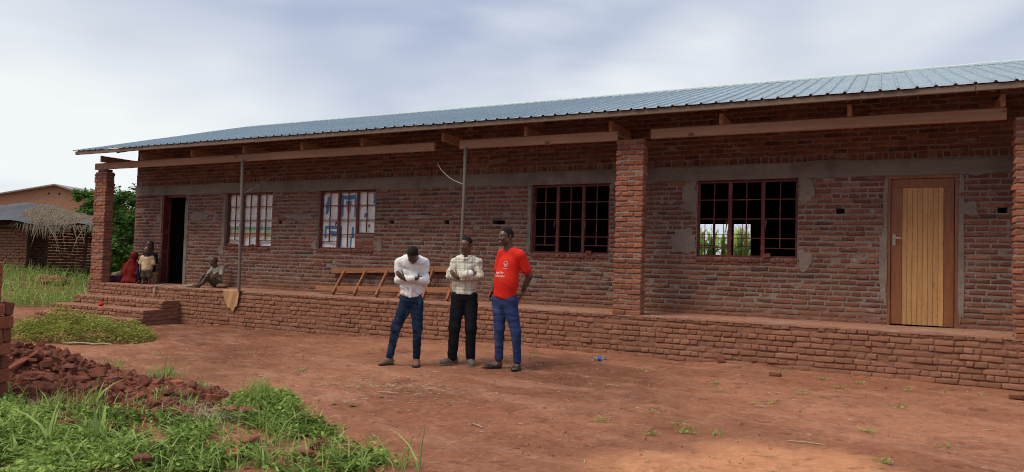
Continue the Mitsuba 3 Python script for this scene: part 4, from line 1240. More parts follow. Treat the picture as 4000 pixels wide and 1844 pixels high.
v, f = volume([cap((0, .02, .10), (0, .0, .30), .195, .155, .05, (0, 1, 0), 1.25), cap((0, 0, .30), (.01, 0, .43), .150, .105, .06, (0, 1, 0), 1.2), cap((.0, -.01, .46), (.05, .01, .62), .075, .088, .06), cap((.05, .02, .63), (.07, .04, .69), .085, .06, .05), cap((-.11, .02, .42), (-.15, -.06, .22), .06, .055, .04), cap((.11, .02, .42), (.155, -.06, .22), .06, .055, .04), cap((-.10, -.08, .03), (.13, -.08, .03), .07, .07, .08), ('half', A(0, 0, .004), A(0, 0, -1.))], .011)
K2.put('wrap', crease(v, f, .024, A(9, 9, 3), 41), 'm_maroon')

K3 = Person((-15.18, -.20, .004), KY, 'child in dark clothes sitting on the low stool against the wall behind the toddler')
c = A(0, -.03, .89); R = rotz(-.75, .25); s = .82
bd = [cap((0, 0, .34), (0, 0, .56), .085, .075, .04, (0, 1, 0), 1.2), cap((-.09, 0, .66), (.09, 0, .66), .04, .04, .04), cap((0, 0, .66), (0, -.01, .82), .038, .037, .03), cap((-.12, 0, .66), (-.15, -.04, .50), .03, .026, .02), cap((-.15, -.04, .50), (-.09, -.20, .42), .026, .02, .02), cap((.12, 0, .66), (.15, -.04, .50), .03, .026, .02), cap((.15, -.04, .50), (.09, -.20, .42), .026, .02, .02),
      cap((-.06, -.02, .34), (-.08, -.28, .33), .055, .042, .03), cap((-.08, -.28, .33), (-.085, -.26, .05), .04, .03, .03), cap((.06, -.02, .34), (.08, -.28, .33), .055, .042, .03), cap((.08, -.28, .33), (.085, -.26, .05), .04, .03, .03), cap((-.085, -.25, .03), (-.09, -.36, .02), .03, .022, .02), cap((.085, -.25, .03), (.09, -.36, .02), .03, .022, .02)]
K3.put('body', union_mesh([volume(bd, .011), volume(head_prims(c, R, s, True), .0065), volume(hand_prims(A(-.09, -.20, .42), A(.2, -.8, -.3), A(0, 0, -1), A(1, 0, 0), .4, .65), .0045), volume(hand_prims(A(.09, -.20, .42), A(-.2, -.8, -.3), A(0, 0, -1), A(-1, 0, 0), .4, .65), .0045)]), 'm_skin', (.12, 0)); K3.face(c, R, s, tone=.12)
K3.put('shirt', wrinkle(*volume([cap((0, 0, .36), (0, 0, .60), .125, .11, .04, (0, 1, 0), 1.2), cap((-.10, 0, .66), (.10, 0, .66), .06, .06, .06), cap((-.115, 0, .66), (-.155, -.04, .50), .052, .05, .03), cap((.115, 0, .66), (.155, -.04, .50), .052, .05, .03), cap((-.155, -.04, .50), (-.11, -.16, .44), .046, .04, .03), cap((.155, -.04, .50), (.11, -.16, .44), .046, .04, .03), ('half', A(0, -.02, .725), A(0, -.2, .98))], .010), .006, 14, 4), 'm_navy')
K3.put('trousers', volume([cap((-.05, 0, .345), (.05, 0, .345), .09, .09, .04), cap((-.06, -.02, .345), (-.08, -.28, .335), .075, .062, .03), cap((-.08, -.28, .335), (-.085, -.265, .12), .06, .05, .03), cap((.06, -.02, .345), (.08, -.28, .335), .075, .062, .03), cap((.08, -.28, .335), (.085, -.265, .12), .06, .05, .03)], .011), 'm_navy')

K4 = Person((-12.86, -.30, .004), KY - .15, 'child in a grey shirt sitting on the porch floor with knees up')
c = A(-.07, .0, .565); R = rotz(-1.1, .1); s = .78
bd = [cap((0, .05, .10), (-.01, .07, .34), .075, .07, .04, (0, 1, 0), 1.1), cap((-.10, .05, .42), (.09, .09, .42), .036, .036, .04), cap((-.01, .07, .42), (-.05, .03, .51), .036, .035, .03), cap((-.11, .05, .42), (-.15, -.05, .29), .028, .024, .02), cap((-.15, -.05, .29), (-.13, -.18, .20), .024, .019, .02), cap((.10, .09, .42), (.12, -.02, .28), .028, .024, .02), cap((.12, -.02, .28), (.02, -.14, .22), .024, .019, .02),
      cap((-.06, .02, .09), (-.22, -.10, .26), .052, .040, .03), cap((-.22, -.10, .26), (-.33, -.16, .04), .038, .028, .03), cap((.05, .0, .09), (-.07, -.22, .24), .052, .040, .03), cap((-.07, -.22, .24), (-.20, -.30, .04), .038, .028, .03), cap((-.33, -.16, .025), (-.40, -.22, .02), .028, .022, .02, (0, 0, 1), 1.2), cap((-.20, -.30, .025), (-.27, -.36, .02), .028, .022, .02, (0, 0, 1), 1.2)]
K4.put('body', union_mesh([volume(bd, .010), volume(head_prims(c, R, s, True), .0065), volume(hand_prims(A(-.13, -.18, .20), A(-.1, -.7, -.6), A(1, 0, -.3), A(0, 0, 1), .5, .6), .0045), volume(hand_prims(A(.02, -.14, .22), A(-.6, -.5, -.3), A(0, 0, -1), A(0, -1, 0), .6, .6), .0045)]), 'm_skin', (.36, 0)); K4.face(c, R, s, tone=.36)
K4.put('shirt', wrinkle(*volume([cap((0, .05, .13), (-.01, .07, .36), .112, .10, .04, (0, 1, 0), 1.15), cap((-.10, .05, .415), (.09, .09, .415), .053, .053, .05), cap((-.105, .05, .42), (-.15, -.03, .30), .046, .046, .03), cap((.095, .09, .42), (.125, .0, .29), .046, .046, .03), ('half', A(-.02, .05, .475), A(0, -.2, .98))], .009), .007, 15, 6), 'm_grey_shirt')
K4.put('shorts', volume([cap((-.05, .04, .095), (.04, .04, .095), .085, .085, .04), cap((-.06, .02, .10), (-.17, -.06, .22), .07, .058, .03), cap((.05, .0, .10), (-.03, -.15, .20), .07, .058, .03), ('half', A(0, 0, .004), A(0, 0, -1.))], .010), 'm_olive')


# ---------------------------------------------------------------- the ground, one sheet out to the horizon
def axis(stops):
    out = []
    for a, b, n in stops: out.append(np.linspace(a, b, n, endpoint=False))
    return np.concatenate(out + [[stops[-1][1]]])


gx = axis([(-600, -80, 14), (-80, -34, 24), (-34, -16.5, 60), (-16.5, -8.6, 66), (-8.6, 3, 200), (3, 12, 30), (12, 60, 20), (60, 600, 10)])
gy = axis([(-600, -40, 10), (-40, -14, 16), (-14, -8.8, 24), (-8.8, -.6, 150), (-.6, 12, 40), (12, 60, 24), (60, 600, 14)])
X, Y = np.meshgrid(gx, gy, indexing='ij')
Z = ground(X, Y)
Z = Z - .35 * ((X > -15.9) & (X < 4.4) & (Y > -.75) & (Y < 7.3))
idx = np.arange(X.size).reshape(X.shape)
q = np.stack([idx[:-1, :-1], idx[1:, :-1], idx[1:, 1:], idx[:-1, 1:]], -1).reshape(-1, 4)
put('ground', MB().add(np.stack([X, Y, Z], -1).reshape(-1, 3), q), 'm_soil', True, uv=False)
tag('ground', 'bare reddish brown earth yard', kind='structure')


# ---------------------------------------------------------------- props, ladder and small things on the porch
def thing(name, label, cat, group=None):
    k = num(name); tag(k, label, cat, group); return k


for (xa, xb, zt, zb, lab) in [(-11.5, -11.43, 2.64, 0, 'thin grey metal prop pole under the beam, in front of the first window'), (-6.29, -6.31, 2.64, 0, 'thin grey metal prop pole behind the man in the checked shirt')]:
    k = num('prop_pole'); m = MB(); tube(m, [(xa + (xb - xa) * t + .008 * math.sin(5 * t), -.945 + .004 * math.sin(9 * t), zt + (zb - zt) * t) for t in np.linspace(0, 1, 9)], .030, 10)
    put(k + '__tube', m, 'm_pole', 40, numbered=False)
    m = MB(); box(m, xa - .035, xa + .035, -.985, -.932, zt - .02, zt - .008); put(k + '__head_plate', m, 'm_galv', numbered=False)
    tag(k, lab, 'pole')
m = MB(); tube(m, [(-6.32, -.95, 2.02), (-6.45, -.93, 2.06), (-6.62, -.9, 2.14), (-6.8, -.86, 2.27), (-6.92, -.82, 2.40)], .006, 5); put('wire', m, 'm_rope', True); tag('wire', 'loose pale wire curling off the pole behind the men', 'wire')
m = MB(); tube(m, [(-11.2, -.02, 2.62), (-11.25, -.3, 2.4), (-11.32, -.6, 2.2), (-11.45, -.92, 1.95)], .004, 5); put('wire', m, 'm_rope', True); tag('wire_001', 'thin slack wire running to the pole by the first window', 'wire')

k = thing('wooden_ladder', 'rough wooden ladder lying on its side against the wall behind the men', 'ladder')
m = MB(); beam(m, (-9.84, -.07, .455), (-6.55, -.07, .60), 0.05, .095, uv=(.62, 0)); put(k + '__rail', m, 'm_plank')
m = MB(); beam(m, (-9.98, -.335, .115), (-6.6, -.335, .215), .05, .095, uv=(.75, 0)); put(k + '__rail', m, 'm_plank')
for i, x in enumerate([-9.50, -8.98, -8.46, -7.94, -7.42, -6.9]):
    zt = .46 + .044 * (x + 9.8) + .02
    m = MB(); beam(m, (x, -.045, zt), (x + .03, -.44, .03), .075, .04, (1, 0, 0), uv=(.3 + .1 * (i % 4), 0)); put(k + '__rung', m, 'm_plank')

k = thing('low_stool', 'small low wooden stool beside the open doorway', 'stool')
m = MB(); beam(m, (-15.25, -.30, .245), (-14.84, -.30, .245), .17, .03, uv=(.9, 0)); put(k + '__seat', m, 'm_boards')
for x in (-15.18, -14.91):
    m = MB(); beam(m, (x, -.30, .0), (x, -.30, .23), .05, .15, (0, 1, 0), uv=(.6, 0)); put(k + '__leg', m, 'm_wood')

k = thing('basin', 'wide purple plastic basin near the corner of the porch', 'basin')
t = np.linspace(0, 2 * np.pi, 33)[:-1]
pr = [(.0, .012), (.20, .0), (.235, .02), (.28, .15), (.295, .155), (.295, .165), (.27, .16), (.225, .025), (0, .02)]
v = np.array([[-16.08 + r_ * math.cos(a), -.34 + r_ * .8 * math.sin(a), z] for r_, z in pr for a in t])
f = np.array([[i * 32 + j, i * 32 + (j + 1) % 32, (i + 1) * 32 + (j + 1) % 32, (i + 1) * 32 + j] for i in range(8) for j in range(32)])
put(k + '__tub', MB().add(v, f), 'm_purple', True)
v, f = volume([cap((-16.05, -.32, .14), (-15.95, -.3, .25), .13, .07, .05), cap((-16.18, -.35, .14), (-16.1, -.33, .17), .10, .06, .05)], .012)
key = put('washing_bundle', wrinkle(v, f, .012, 18, 2), 'm_straw', True); tag(key, 'pale green cloth bundle heaped in the purple basin', 'bundle')

k = thing('wooden_club', 'long wooden pestle leaning from the porch floor to the wall by the seated child', 'pestle')
m = MB(); tube(m, [(-12.93, -.72, .03), (-12.88, -.52, .16), (-12.83, -.30, .31), (-12.78, -.05, .50)], [.042, .036, .030, .022], 9, (.3, 0)); put(k + '__shaft', m, 'm_bark', True)
v, f = volume([ell((-12.60, -.35, .05), (.15, .10, .055))], .012); key = put('clay_bowl', wrinkle(v, f, .006, 12, 3), 'm_boot', True); tag(key, 'brown upturned bowl on the porch floor beside the seated child', 'bowl')
v, f = volume([ell((-13.17, -.72, .04), (.075, .055, .045)), ell((-13.08, -.70, .05), (.05, .05, .04))], .010); key = put('corn_cobs', wrinkle(v, f, .010, 60, 3), 'm_straw', True); tag(key, 'small pale pile of maize cobs at the feet of the seated child', 'maize cobs')

# sack cloth over the porch edge, rope, red thing on the step
u = np.linspace(-.24, .22, 26); w = np.linspace(0, 1, 22)
U, Wv = np.meshgrid(u, w, indexing='ij')
hang = .40 * (1 - .28 * np.clip(np.abs(U) / .24, 0, 1) ** 2.5) + .035 * np.sin(U * 30) - .06 * np.clip(-U / .24, 0, 1)
s_ = Wv * (hang + .10)
over = np.clip(s_ / .10, 0, 1)
yy = -.80 - .125 * over - .012 * np.sin(U * 26 + Wv * 3) * np.clip(Wv * 2, 0, 1) - .012
zz = .018 - np.clip(s_ - .10, 0, 9)
xx = -11.64 + U * (1 - .30 * np.clip(s_ - .10, 0, 9) / .4)
V1 = np.stack([xx, yy, zz], -1).reshape(-1, 3)
g = np.arange(26 * 22).reshape(26, 22); q = np.stack([g[:-1, :-1], g[1:, :-1], g[1:, 1:], g[:-1, 1:]], -1).reshape(-1, 4)
mb = MB(); mb.add(V1, q); mb.add(V1 + [0, .006, -.003], q[:, ::-1]); key = put('sack_cloth', mb, 'm_sack', True); tag(key, 'tan sack cloth draped over the porch edge at the foot of the first pole', 'cloth')
m = MB(); tube(m, [(-13.86, -.80, .02), (-13.93, -.88, .022), (-13.97, -.925, .0), (-14.0, -.935, -.07), (-13.985, -.932, -.14), (-14.02, -.935, -.2), (-14.03, -.945, -.262)], .016, 6); key = put('rope', m, 'm_rope', True); tag(key, 'short pale rope hanging over the porch edge above the steps', 'rope')
v, f = volume([ell((-14.80, -1.58, -.41), (.055, .05, .04))], .009); key = put('rag', wrinkle(v, f, .01, 30, 2), 'm_red', True); tag(key, 'small red crumpled rag on the middle step', 'rag')

# plastic sheets behind the first two windows
for i, (a, b, z0, mtl, lab) in enumerate([(-12.97, -11.63, .92, 'm_sheet_a', 'white plastic sheet with a green band hung inside the first window'), (-10.28, -8.91, .92, 'm_sheet_b', 'white plastic sheet with blue printing hung inside the second window')]):
    nx, nz = 46, 40
    U, Wv = np.meshgrid(np.linspace(0, 1, nx), np.linspace(0, 1, nz), indexing='ij')
    xx = a + (b - a) * U; zz = z0 + (2.055 - z0) * Wv + .014 * np.sin(U * 19 + i) * (Wv > .9)
    yy = .112 + .035 * (meshkit.fbm(np.stack([U * 9 + Wv * 3, Wv * 4 - U, 0 * U + i * 5], -1), 3, 3) - .5) + .005 * np.abs(np.sin(U * 17 + Wv * 7))
    g = np.arange(nx * nz).reshape(nx, nz); q = np.stack([g[:-1, :-1], g[1:, :-1], g[1:, 1:], g[:-1, 1:]], -1).reshape(-1, 4)
    uv = np.stack([(xx - a), (zz - z0) / (2.055 - z0)], -1).reshape(-1, 2)
    key = put('plastic_sheet', MB().add(np.stack([xx, yy, zz], -1).reshape(-1, 3), q, uv), mtl, True); tag(key, lab, 'plastic sheet')


def chunk(size, pos, r, key='broken_brick', tilt=.5, worn=.012, tone=None, rot=None):
    v = chbox(size, min(size) * .16, worn, r) @ (rotm(r, tilt) if rot is None else rot).T
    m = MB(); m.add(v + np.asarray(pos), CH_F, (3 + .98 * (r.random() if tone is None else tone), .3))
    return put(key, m, 'm_brick')


r5 = np.random.default_rng(5)
for (p, s, lab) in [((-12.78, .045, .945), (.20, .08, .07), 'broken brick wedged in the lower left corner of the first window'), ((-12.22, .05, .93), (.12, .08, .06), 'brick fragment on the sill in the middle of the first window'), ((-12.05, .055, .955), (.10, .07, .05), 'tilted brick chip leaning on the right mullion of the first window'),
                    ((-4.42, .03, .925), (.12, .09, .06), 'loose half brick on the sill of the third window'), ((-1.60, .03, .93), (.13, .10, .065), 'loose half brick on the sill of the fourth window, left of the door')]:
    k = chunk(s, p, r5, 'sill_brick', .12, .004, .7); tag(k, lab, 'brick')

# plastic bottle
k = thing('plastic_bottle', 'clear plastic bottle with blue cap lying at the foot of the porch wall', 'bottle')
bz = float(ground(-3.5, -1.85))
d = A(.89, .3, 0); d /= np.linalg.norm(d)
o = A(-3.57, -1.87, bz + .036)
m = MB(); tube(m, [o, o + d * .004, o + d * .03, o + d * .10, o + d * .13, o + d * .15], [.012, .032, .033, .033, .020, .012], 14); put(k + '__body', m, 'm_bottle', True)
m = MB(); tube(m, [o + d * .055, o + d * .095], .0338, 14); put(k + '__label', m, 'm_bluecap', 40)
m = MB(); tube(m, [o + d * .152, o + d * .17], .0145, 10); put(k + '__cap', m, 'm_bluecap', 40)

# ---------------------------------------------------------------- brick stack and rubble heap in the foreground on the left
r6 = np.random.default_rng(6)
bx_, by_ = -6.867, -7.654
ex = A(.8896, .4558, 0); ey = A(-.4558, .8896, 0)
Rz = np.stack([ex, ey, A(0, 0, 1)], 1)
gz = float(ground(bx_, by_)) - .03
names = ['lowest', 'second', 'third', 'fourth', 'fifth', 'sixth', 'seventh', 'top']
for row in range(8):
    z = gz + .0575 + row * .1165
    off = [.0, .0, .012, -.01, .005, .0, .02, .012][row]
    if row % 2 == 0: pcs = [(-.045, .085), (-.137, .085), (-.229, .085), (-.321, .085)]; dep = .23
    else: pcs = [(-.115, .228), (-.35, .228)]; dep = .10
    for j, (cx, w) in enumerate(pcs):
        v = chbox((w - .006, dep, .112), .010, .005, r6)
        pos = A(bx_, by_, z) + ex * (cx + off + .02) + ey * (r6.normal(0, .006) + (0 if row % 2 == 0 else -.06))
        m = MB(); m.add(v @ Rz.T + pos, CH_F, (3 + min(.97, .45 + .06 * row + .25 * r6.random()), .3)); k = put('stacked_brick', m, 'm_brick')
        side = ['rightmost', 'next to the right end', 'third from the right end', 'innermost'][j] if row % 2 == 0 else ['outer', 'inner'][j]
        tag(k, f'red brick in the {names[row]} course of the foreground stack, {side}', 'brick', 'bricks in the foreground stack')
    if row % 2 == 1:
        for j, cx in enumerate((-.115, -.35)):
            v = chbox((.222, .10, .112), .010, .005, r6); pos = A(bx_, by_, z) + ex * (cx + off + .02) + ey * .06
            m = MB(); m.add(v @ Rz.T + pos, CH_F, (3 + .6 * r6.random(), .3)); k = put('stacked_brick', m, 'm_brick'); tag(k, f"red brick hidden at the back of the {names[row]} course of the foreground stack, {['outer', 'inner'][j]}", 'brick', 'bricks in the foreground stack')
for j in range(3):
    v = chbox((.085, .23, .112), .01, .005, r6); pos = A(bx_, by_, gz + .0575 + 8 * .1165 + j * .1165) + ex * (-.135 + .004 * j)
    m = MB(); m.add(v @ Rz.T + pos, CH_F, (3.9, .3)); k = put('stacked_brick', m, 'm_brick'); tag(k, f"orange brick at the picture's left edge above the foreground stack, {['lower', 'middle', 'upper'][j]} of three", 'brick', 'bricks in the foreground stack')

heap_poly = Polygon([(-8.9, -6.3), (-8.2, -5.95), (-7.5, -6.05), (-6.7, -6.15), (-6.0, -6.2), (-5.75, -6.28), (-5.5, -6.6), (-5.15, -7.0), (-5.3, -7.4), (-5.8, -7.58), (-6.3, -7.66), (-7.2, -7.7), (-8.6, -7.3)])
n = 0
pts = []
while n < 285:
    x, y = r6.uniform(-8.9, -5.1), r6.uniform(-7.75, -5.9)
    if not heap_poly.contains(Point(x, y)): continue
    edge = heap_poly.exterior.distance(Point(x, y))
    if r6.random() > .35 + edge * 2: continue
    big = r6.random()
    s = (r6.uniform(.09, .18), r6.uniform(.06, .10), r6.uniform(.045, .07)) if big > .66 else tuple(r6.uniform(.035, .085, 3) * [1.2, 1, .8])
    pts.append((x, y)); n += 1
    z = float(ground(x, y)) + s[2] * .25 + .03 * r6.random() * min(1, edge * 4)
    k = chunk(s, (x, y, z), r6, 'broken_brick', .38, .007, r6.random() * .5 + (.45 if r6.random() > .93 else 0))
    zone = ('against the foreground stack' if x < -7.6 else 'on the crest' if y > -6.45 else 'at the thin right end' if x > -5.9 else 'along the grassy foot' if y < -7.1 else 'in the middle')
    side = 'left ' if x < -7.2 else 'centre ' if x < -6.4 else 'right '
    look = ('flat ' if s[2] < .06 else 'thick ') + ('half brick' if max(s) > .14 else 'brick piece' if max(s) > .085 else 'brick chip')
    tag(k, f'dark red {look} {zone} of the rubble heap, {side}part', 'brick', 'broken bricks in the rubble heap')
rub = MB()
for _ in range(4500):
    x, y = r6.uniform(-8.8, -5.1), r6.uniform(-7.7, -5.85)
    if not heap_poly.buffer(.08).contains(Point(x, y)): continue
    s = r6.uniform(.015, .060, 3)
    v = chbox(s, min(s) * .16, .004, r6) @ rotm(r6, .6).T
    rub.add(v + [x, y, float(ground(x, y)) + s.min() * .3], CH_F, (3 + .6 * r6.random(), .3))
put('brick_rubble', rub, 'm_brick'); tag('brick_rubble', 'fine brick crumbs between the broken bricks', 'rubble', kind='stuff')
for (x, y, s, t, lab) in [(-6.30, -6.35, (.17, .11, .08), .95, 'bright orange half brick near the top of the rubble heap'), (-6.52, -6.28, (.16, .10, .08), .85, 'orange red brick left of the bright orange half brick on the heap'),
                          (-5.10, -7.13, (.20, .10, .075), .55, 'whole red brick tilted out of the grass in front of the rubble heap'), (-4.95, -6.86, (.11, .10, .08), .7, 'red brick piece among the weeds right of the tilted whole brick'), (-4.85, -6.78, (.10, .10, .09), .6, 'small square brick lump at the right end of the weedy brick row'),
                          (-5.62, -6.72, (.10, .09, .12), .6, 'upright brick stump between grass tufts at the right end of the heap'), (-5.40, -6.64, (.13, .10, .09), .72, 'orange brick lump beside the dark grass tuft at the heap'), (-5.18, -8.08, (.12, .10, .08), .35, 'dark red brick bit in the grass, lower left'),
                          (-5.55, -7.86, (.09, .08, .09), .5, 'round red brick bit deep in the grass under the stack'), (-5.24, -7.72, (.10, .09, .09), .35, 'round brick lump in the grass between stack and path'), (-3.95, -7.70, (.14, .10, .09), .7, 'orange brick half buried in grass near the bottom edge'), (-3.55, -7.45, (.14, .10, .07), .35, 'dark brick fragment near the tip of the grass patch'),
                          (-3.70, -7.15, (.12, .09, .06), .3, 'flat dark brick piece at the grass margin'), (-3.30, -7.30, (.13, .10, .08), .3, 'dark brick lump at the point of the grass patch'), (-4.30, -8.12, (.11, .10, .09), .25, 'dark red brick sitting in the grass at the bottom edge'), (-4.15, -7.35, (.10, .09, .06), .3, 'dark brick bit in the middle of the grass patch'),
                          (-1.22, -1.85, (.14, .07, .05), .3, 'lone dark brick lying on the bare soil before the porch wall'), (1.21, -1.93, (.15, .08, .06), .25, 'lone brick at the right edge below the door'), (-2.03, -1.04, (.16, .10, .08), .4, 'worn brick sitting at the foot of the porch wall')]:
    k = chunk(s, (x, y, float(ground(x, y)) + s[2] * .38), r6, 'loose_brick', .25, .006, t); tag(k, lab, 'brick')


# ---------------------------------------------------------------- plants
def blades(mb, roots, lens, widths, kind, r, lean=.5, tones=(.2, 1.), seg=3, heading=None):
    """Curved grass blades: strips of seg quads ending in a point."""
    n = len(roots)
    ang = r.random(n) * 6.283 if heading is None else heading
    h = np.stack([np.cos(ang), np.sin(ang), 0 * ang], 1)
    s = np.stack([-np.sin(ang + r.normal(0, .5, n)), np.cos(ang), 0 * ang], 1)
    b = np.abs(r.normal(lean, lean * .5, n))
    t = np.linspace(0, 1, seg + 1)
    pts = roots[:, None] + lens[:, None, None] * (t[None, :, None] * A(0, 0, 1) * (1 - .45 * b[:, None, None] * t[None, :, None]) + (b[:, None] * t[None, :] ** 1.8)[..., None] * h[:, None])
    wv = widths[:, None] * np.array([.7, 1.0, .75, .5, .3][:seg] + [.04])[None, :]
    L = pts - wv[..., None] * s[:, None] / 2; R = pts + wv[..., None] * s[:, None] / 2
    v = np.concatenate([L, R], 1).reshape(-1, 3)
    m = seg + 1
    f = np.array([[i, m + i, m + i + 1, i + 1] for i in range(seg)])
    F = (f[None] + (np.arange(n) * 2 * m)[:, None, None]).reshape(-1, 4)
    tone = r.uniform(*tones, n)
    uv = np.stack([np.repeat(tone, 2 * m), np.full(n * 2 * m, kind)], 1)
    mb.add(v, F, uv)


def leaves(mb, pos, size, r, kind, tones=(.1, 1.), up=.6, nrm=None, aspect=.5, tone=None):
    """Pointed leaves folded along the midrib: two triangles a side."""
    n = len(pos)
    a = r.random(n) * 6.283
    d = np.stack([np.cos(a), np.sin(a), r.normal(0, .35, n)], 1); d /= np.linalg.norm(d, axis=1, keepdims=True)
    nn = r.normal(0, 1, (n, 3)) * (1 - up) + A(0, 0, up) if nrm is None else nrm + r.normal(0, .45, (n, 3))
    nn = nn - d * (nn * d).sum(1, keepdims=True); nn /= np.linalg.norm(nn, axis=1, keepdims=True) + 1e-9
    s = np.cross(d, nn)
    L = size[:, None]
    p0 = pos; p1 = pos + d * L; mid = pos + d * L * .45 - nn * L * .06
    a1 = mid + s * L * aspect * .5 + nn * L * .10; a2 = mid - s * L * aspect * .5 + nn * L * .10
    v = np.stack([p0, a1, p1, a2], 1).reshape(-1, 3)
    f = np.array([[0, 1, 2], [0, 2, 3]])
    F = (f[None] + (np.arange(n) * 4)[:, None, None]).reshape(-1, 3)
    tt = r.uniform(*tones, n) if tone is None else tone
    mb.add(v, F, np.stack([np.repeat(tt, 4), np.full(n * 4, kind)], 1))


def scatter(poly, n, r, dens=None):
    x0, y0, x1, y1 = poly.bounds
    import shapely
    out = []
    tot = 0
    while tot < n:
        p = np.stack([r.uniform(x0, x1, n), r.uniform(y0, y1, n)], 1)
        ok = shapely.contains_xy(poly, p[:, 0], p[:, 1])
        if dens is not None: ok &= r.random(n) < dens(p)
        out.append(p[ok]); tot += ok.sum()
    return np.vstack(out)[:n]


grass_poly = Polygon([(-7.6, -7.9), (-7.0, -7.55), (-6.3, -7.58), (-5.85, -7.48), (-5.3, -7.36), (-5.0, -6.95), (-5.4, -6.35), (-5.75, -6.0), (-5.45, -5.85), (-5.2, -5.92), (-4.5, -6.42), (-3.75, -6.86), (-3.04, -7.22), (-2.72, -7.48), (-3.3, -8.3), (-5.2, -9.6), (-7.5, -9.2)])
r8 = np.random.default_rng(8)


def gdens(p):
    q = np.concatenate([p, np.zeros((len(p), 1))], 1)
    m = meshkit.fbm(q * 2.2, 3, 77)
    return_gap = meshkit.fbm(q * 4.5 + 5, 2, 31)
    m = m - .22 * np.clip((return_gap - .5) * 6, 0, 1)
    bare = np.exp(-((p[:, 0] + 5.15) / .38) ** 2 - ((p[:, 1] + 7.05) / .25) ** 2) + .8 * np.exp(-((p[:, 0] + 3.5) / .35) ** 2 - ((p[:, 1] + 7.35) / .25) ** 2)
    return np.clip((m - .36) * 5, .03, 1) * np.clip(1 - bare, .1, 1)


def z3(p, dz=0.): return np.concatenate([p, (ground(p[:, 0], p[:, 1]) + dz)[:, None]], 1)


cover = MB()
p = scatter(grass_poly, 30000, r8, gdens)
hgt = meshkit.fbm(np.concatenate([p, np.zeros((len(p), 1))], 1) * 3.1, 3, 5)
leaves(cover, z3(p) + np.stack([0 * hgt, 0 * hgt, r8.uniform(0, 1, len(p)) ** .7 * (.02 + .13 * hgt)], 1), r8.uniform(.022, .060, len(p)), r8, 0, tone=np.clip(r8.normal(.45, .26, len(p)) + (hgt - .5) * 1.0 + (meshkit.fbm(np.concatenate([p, np.zeros((len(p), 1))], 1) * 1.3 + 9, 2, 8) - .5) * .9, 0, 1), up=.55)
put('ground_cover', cover, 'm_leaf'); tag('ground_cover', 'low leafy green weeds covering the lower left corner', 'weeds', kind='stuff')
gr = MB()
p = scatter(grass_poly, 2400, r8, gdens)
blades(gr, z3(p, -.01), r8.uniform(.07, .26, len(p)), r8.uniform(.005, .015, len(p)), 1, r8, .85)
tuf = [(-5.6, -7.2, .2, 45), (-6.0, -7.35, .2, 50), (-6.5, -7.45, .22, 50), (-5.35, -6.95, .2, 50), (-6.0, -6.25, .16, 30), (-7.0, -7.5, .24, 40), (-5.35, -6.15, .30, 90), (-5.15, -6.35, .28, 90), (-4.5, -6.9, .24, 60), (-6.98, -5.92, .22, 50), (-7.05, -5.98, .24, 40), (-8.0, -5.85, .26, 40), (-7.85, -5.9, .22, 30), (-5.7, -6.85, .18, 50), (-3.6, -7.75, .24, 80), (-3.9, -7.95, .24, 70), (-4.7, -7.3, .2, 60), (-6.2, -7.6, .3, 60), (-5.9, -7.5, .3, 70), (-2.85, -7.35, .2, 20), (-5.0, -8.0, .26, 70), (-4.3, -7.0, .2, 50), (-3.2, -7.5, .22, 50), (-4.0, -7.2, .24, 40)]
for x, y, L, n in tuf:
    p = np.stack([r8.normal(x, .07, n), r8.normal(y, .06, n)], 1)
    blades(gr, z3(p, -.01), r8.uniform(.4, 1.1, n) * L, r8.uniform(.005, .013, n), 1, r8, .65)
# tall single weeds standing out of the grass
for i, (x, y, L, n, lab) in enumerate([(-5.95, -7.38, .42, 4, 'tall bent maize seedling rising in front of the rubble heap'), (-4.95, -8.0, .34, 4, 'broad-bladed seedling in the grass at the lower left'), (-5.15, -8.2, .38, 3, 'arching broad grass blade left of the lower seedling'), (-2.82, -7.30, .26, 3, 'lone upright grass sprig at the tip of the grass patch'), (-2.62, -7.45, .42, 3, 'long grass stem reaching out over bare soil'), (-6.98, -5.95, .36, 6, 'bright grass clump behind the rubble heap')]):
    k = thing('tall_weed', lab, 'weed')
    for j in range(n):
        m = MB(); blades(m, np.array([[x + r8.normal(0, .015), y + r8.normal(0, .015), float(ground(x, y)) - .01]]), np.array([L * r8.uniform(.7, 1.15)]), np.array([.030 if i < 3 else .014]), 1, r8, .8, (.5, 1), 4, np.array([r8.random() * 6.28])); put(k + '__blade', m, 'm_leaf')
    m = MB(); tube(m, [(x, y, float(ground(x, y)) - .01), (x + .01, y, float(ground(x, y)) + L * .4), (x + .03, y + .01, float(ground(x, y)) + L * .75)], [.006, .005, .003], 5, (.6, 1)); put(k + '__stem', m, 'm_leaf')
p = scatter(grass_poly, 700, r8)
blades(gr, z3(p, .01), r8.uniform(.08, .24, len(p)), r8.uniform(.003, .007, len(p)), 1, r8, 1.2, (.95, 1.))
put('grass', gr, 'm_leaf'); tag('grass', 'loose green grass growing among the weeds at the lower left', 'grass', kind='stuff')
straw = MB()
p = np.stack([r8.normal(-5.0, .16, 260), r8.normal(-7.08, .10, 260)], 1)
blades(straw, z3(p, .03), r8.uniform(.05, .18, 260), r8.uniform(.002, .005, 260), .9, r8, 1.5, (.3, 1))
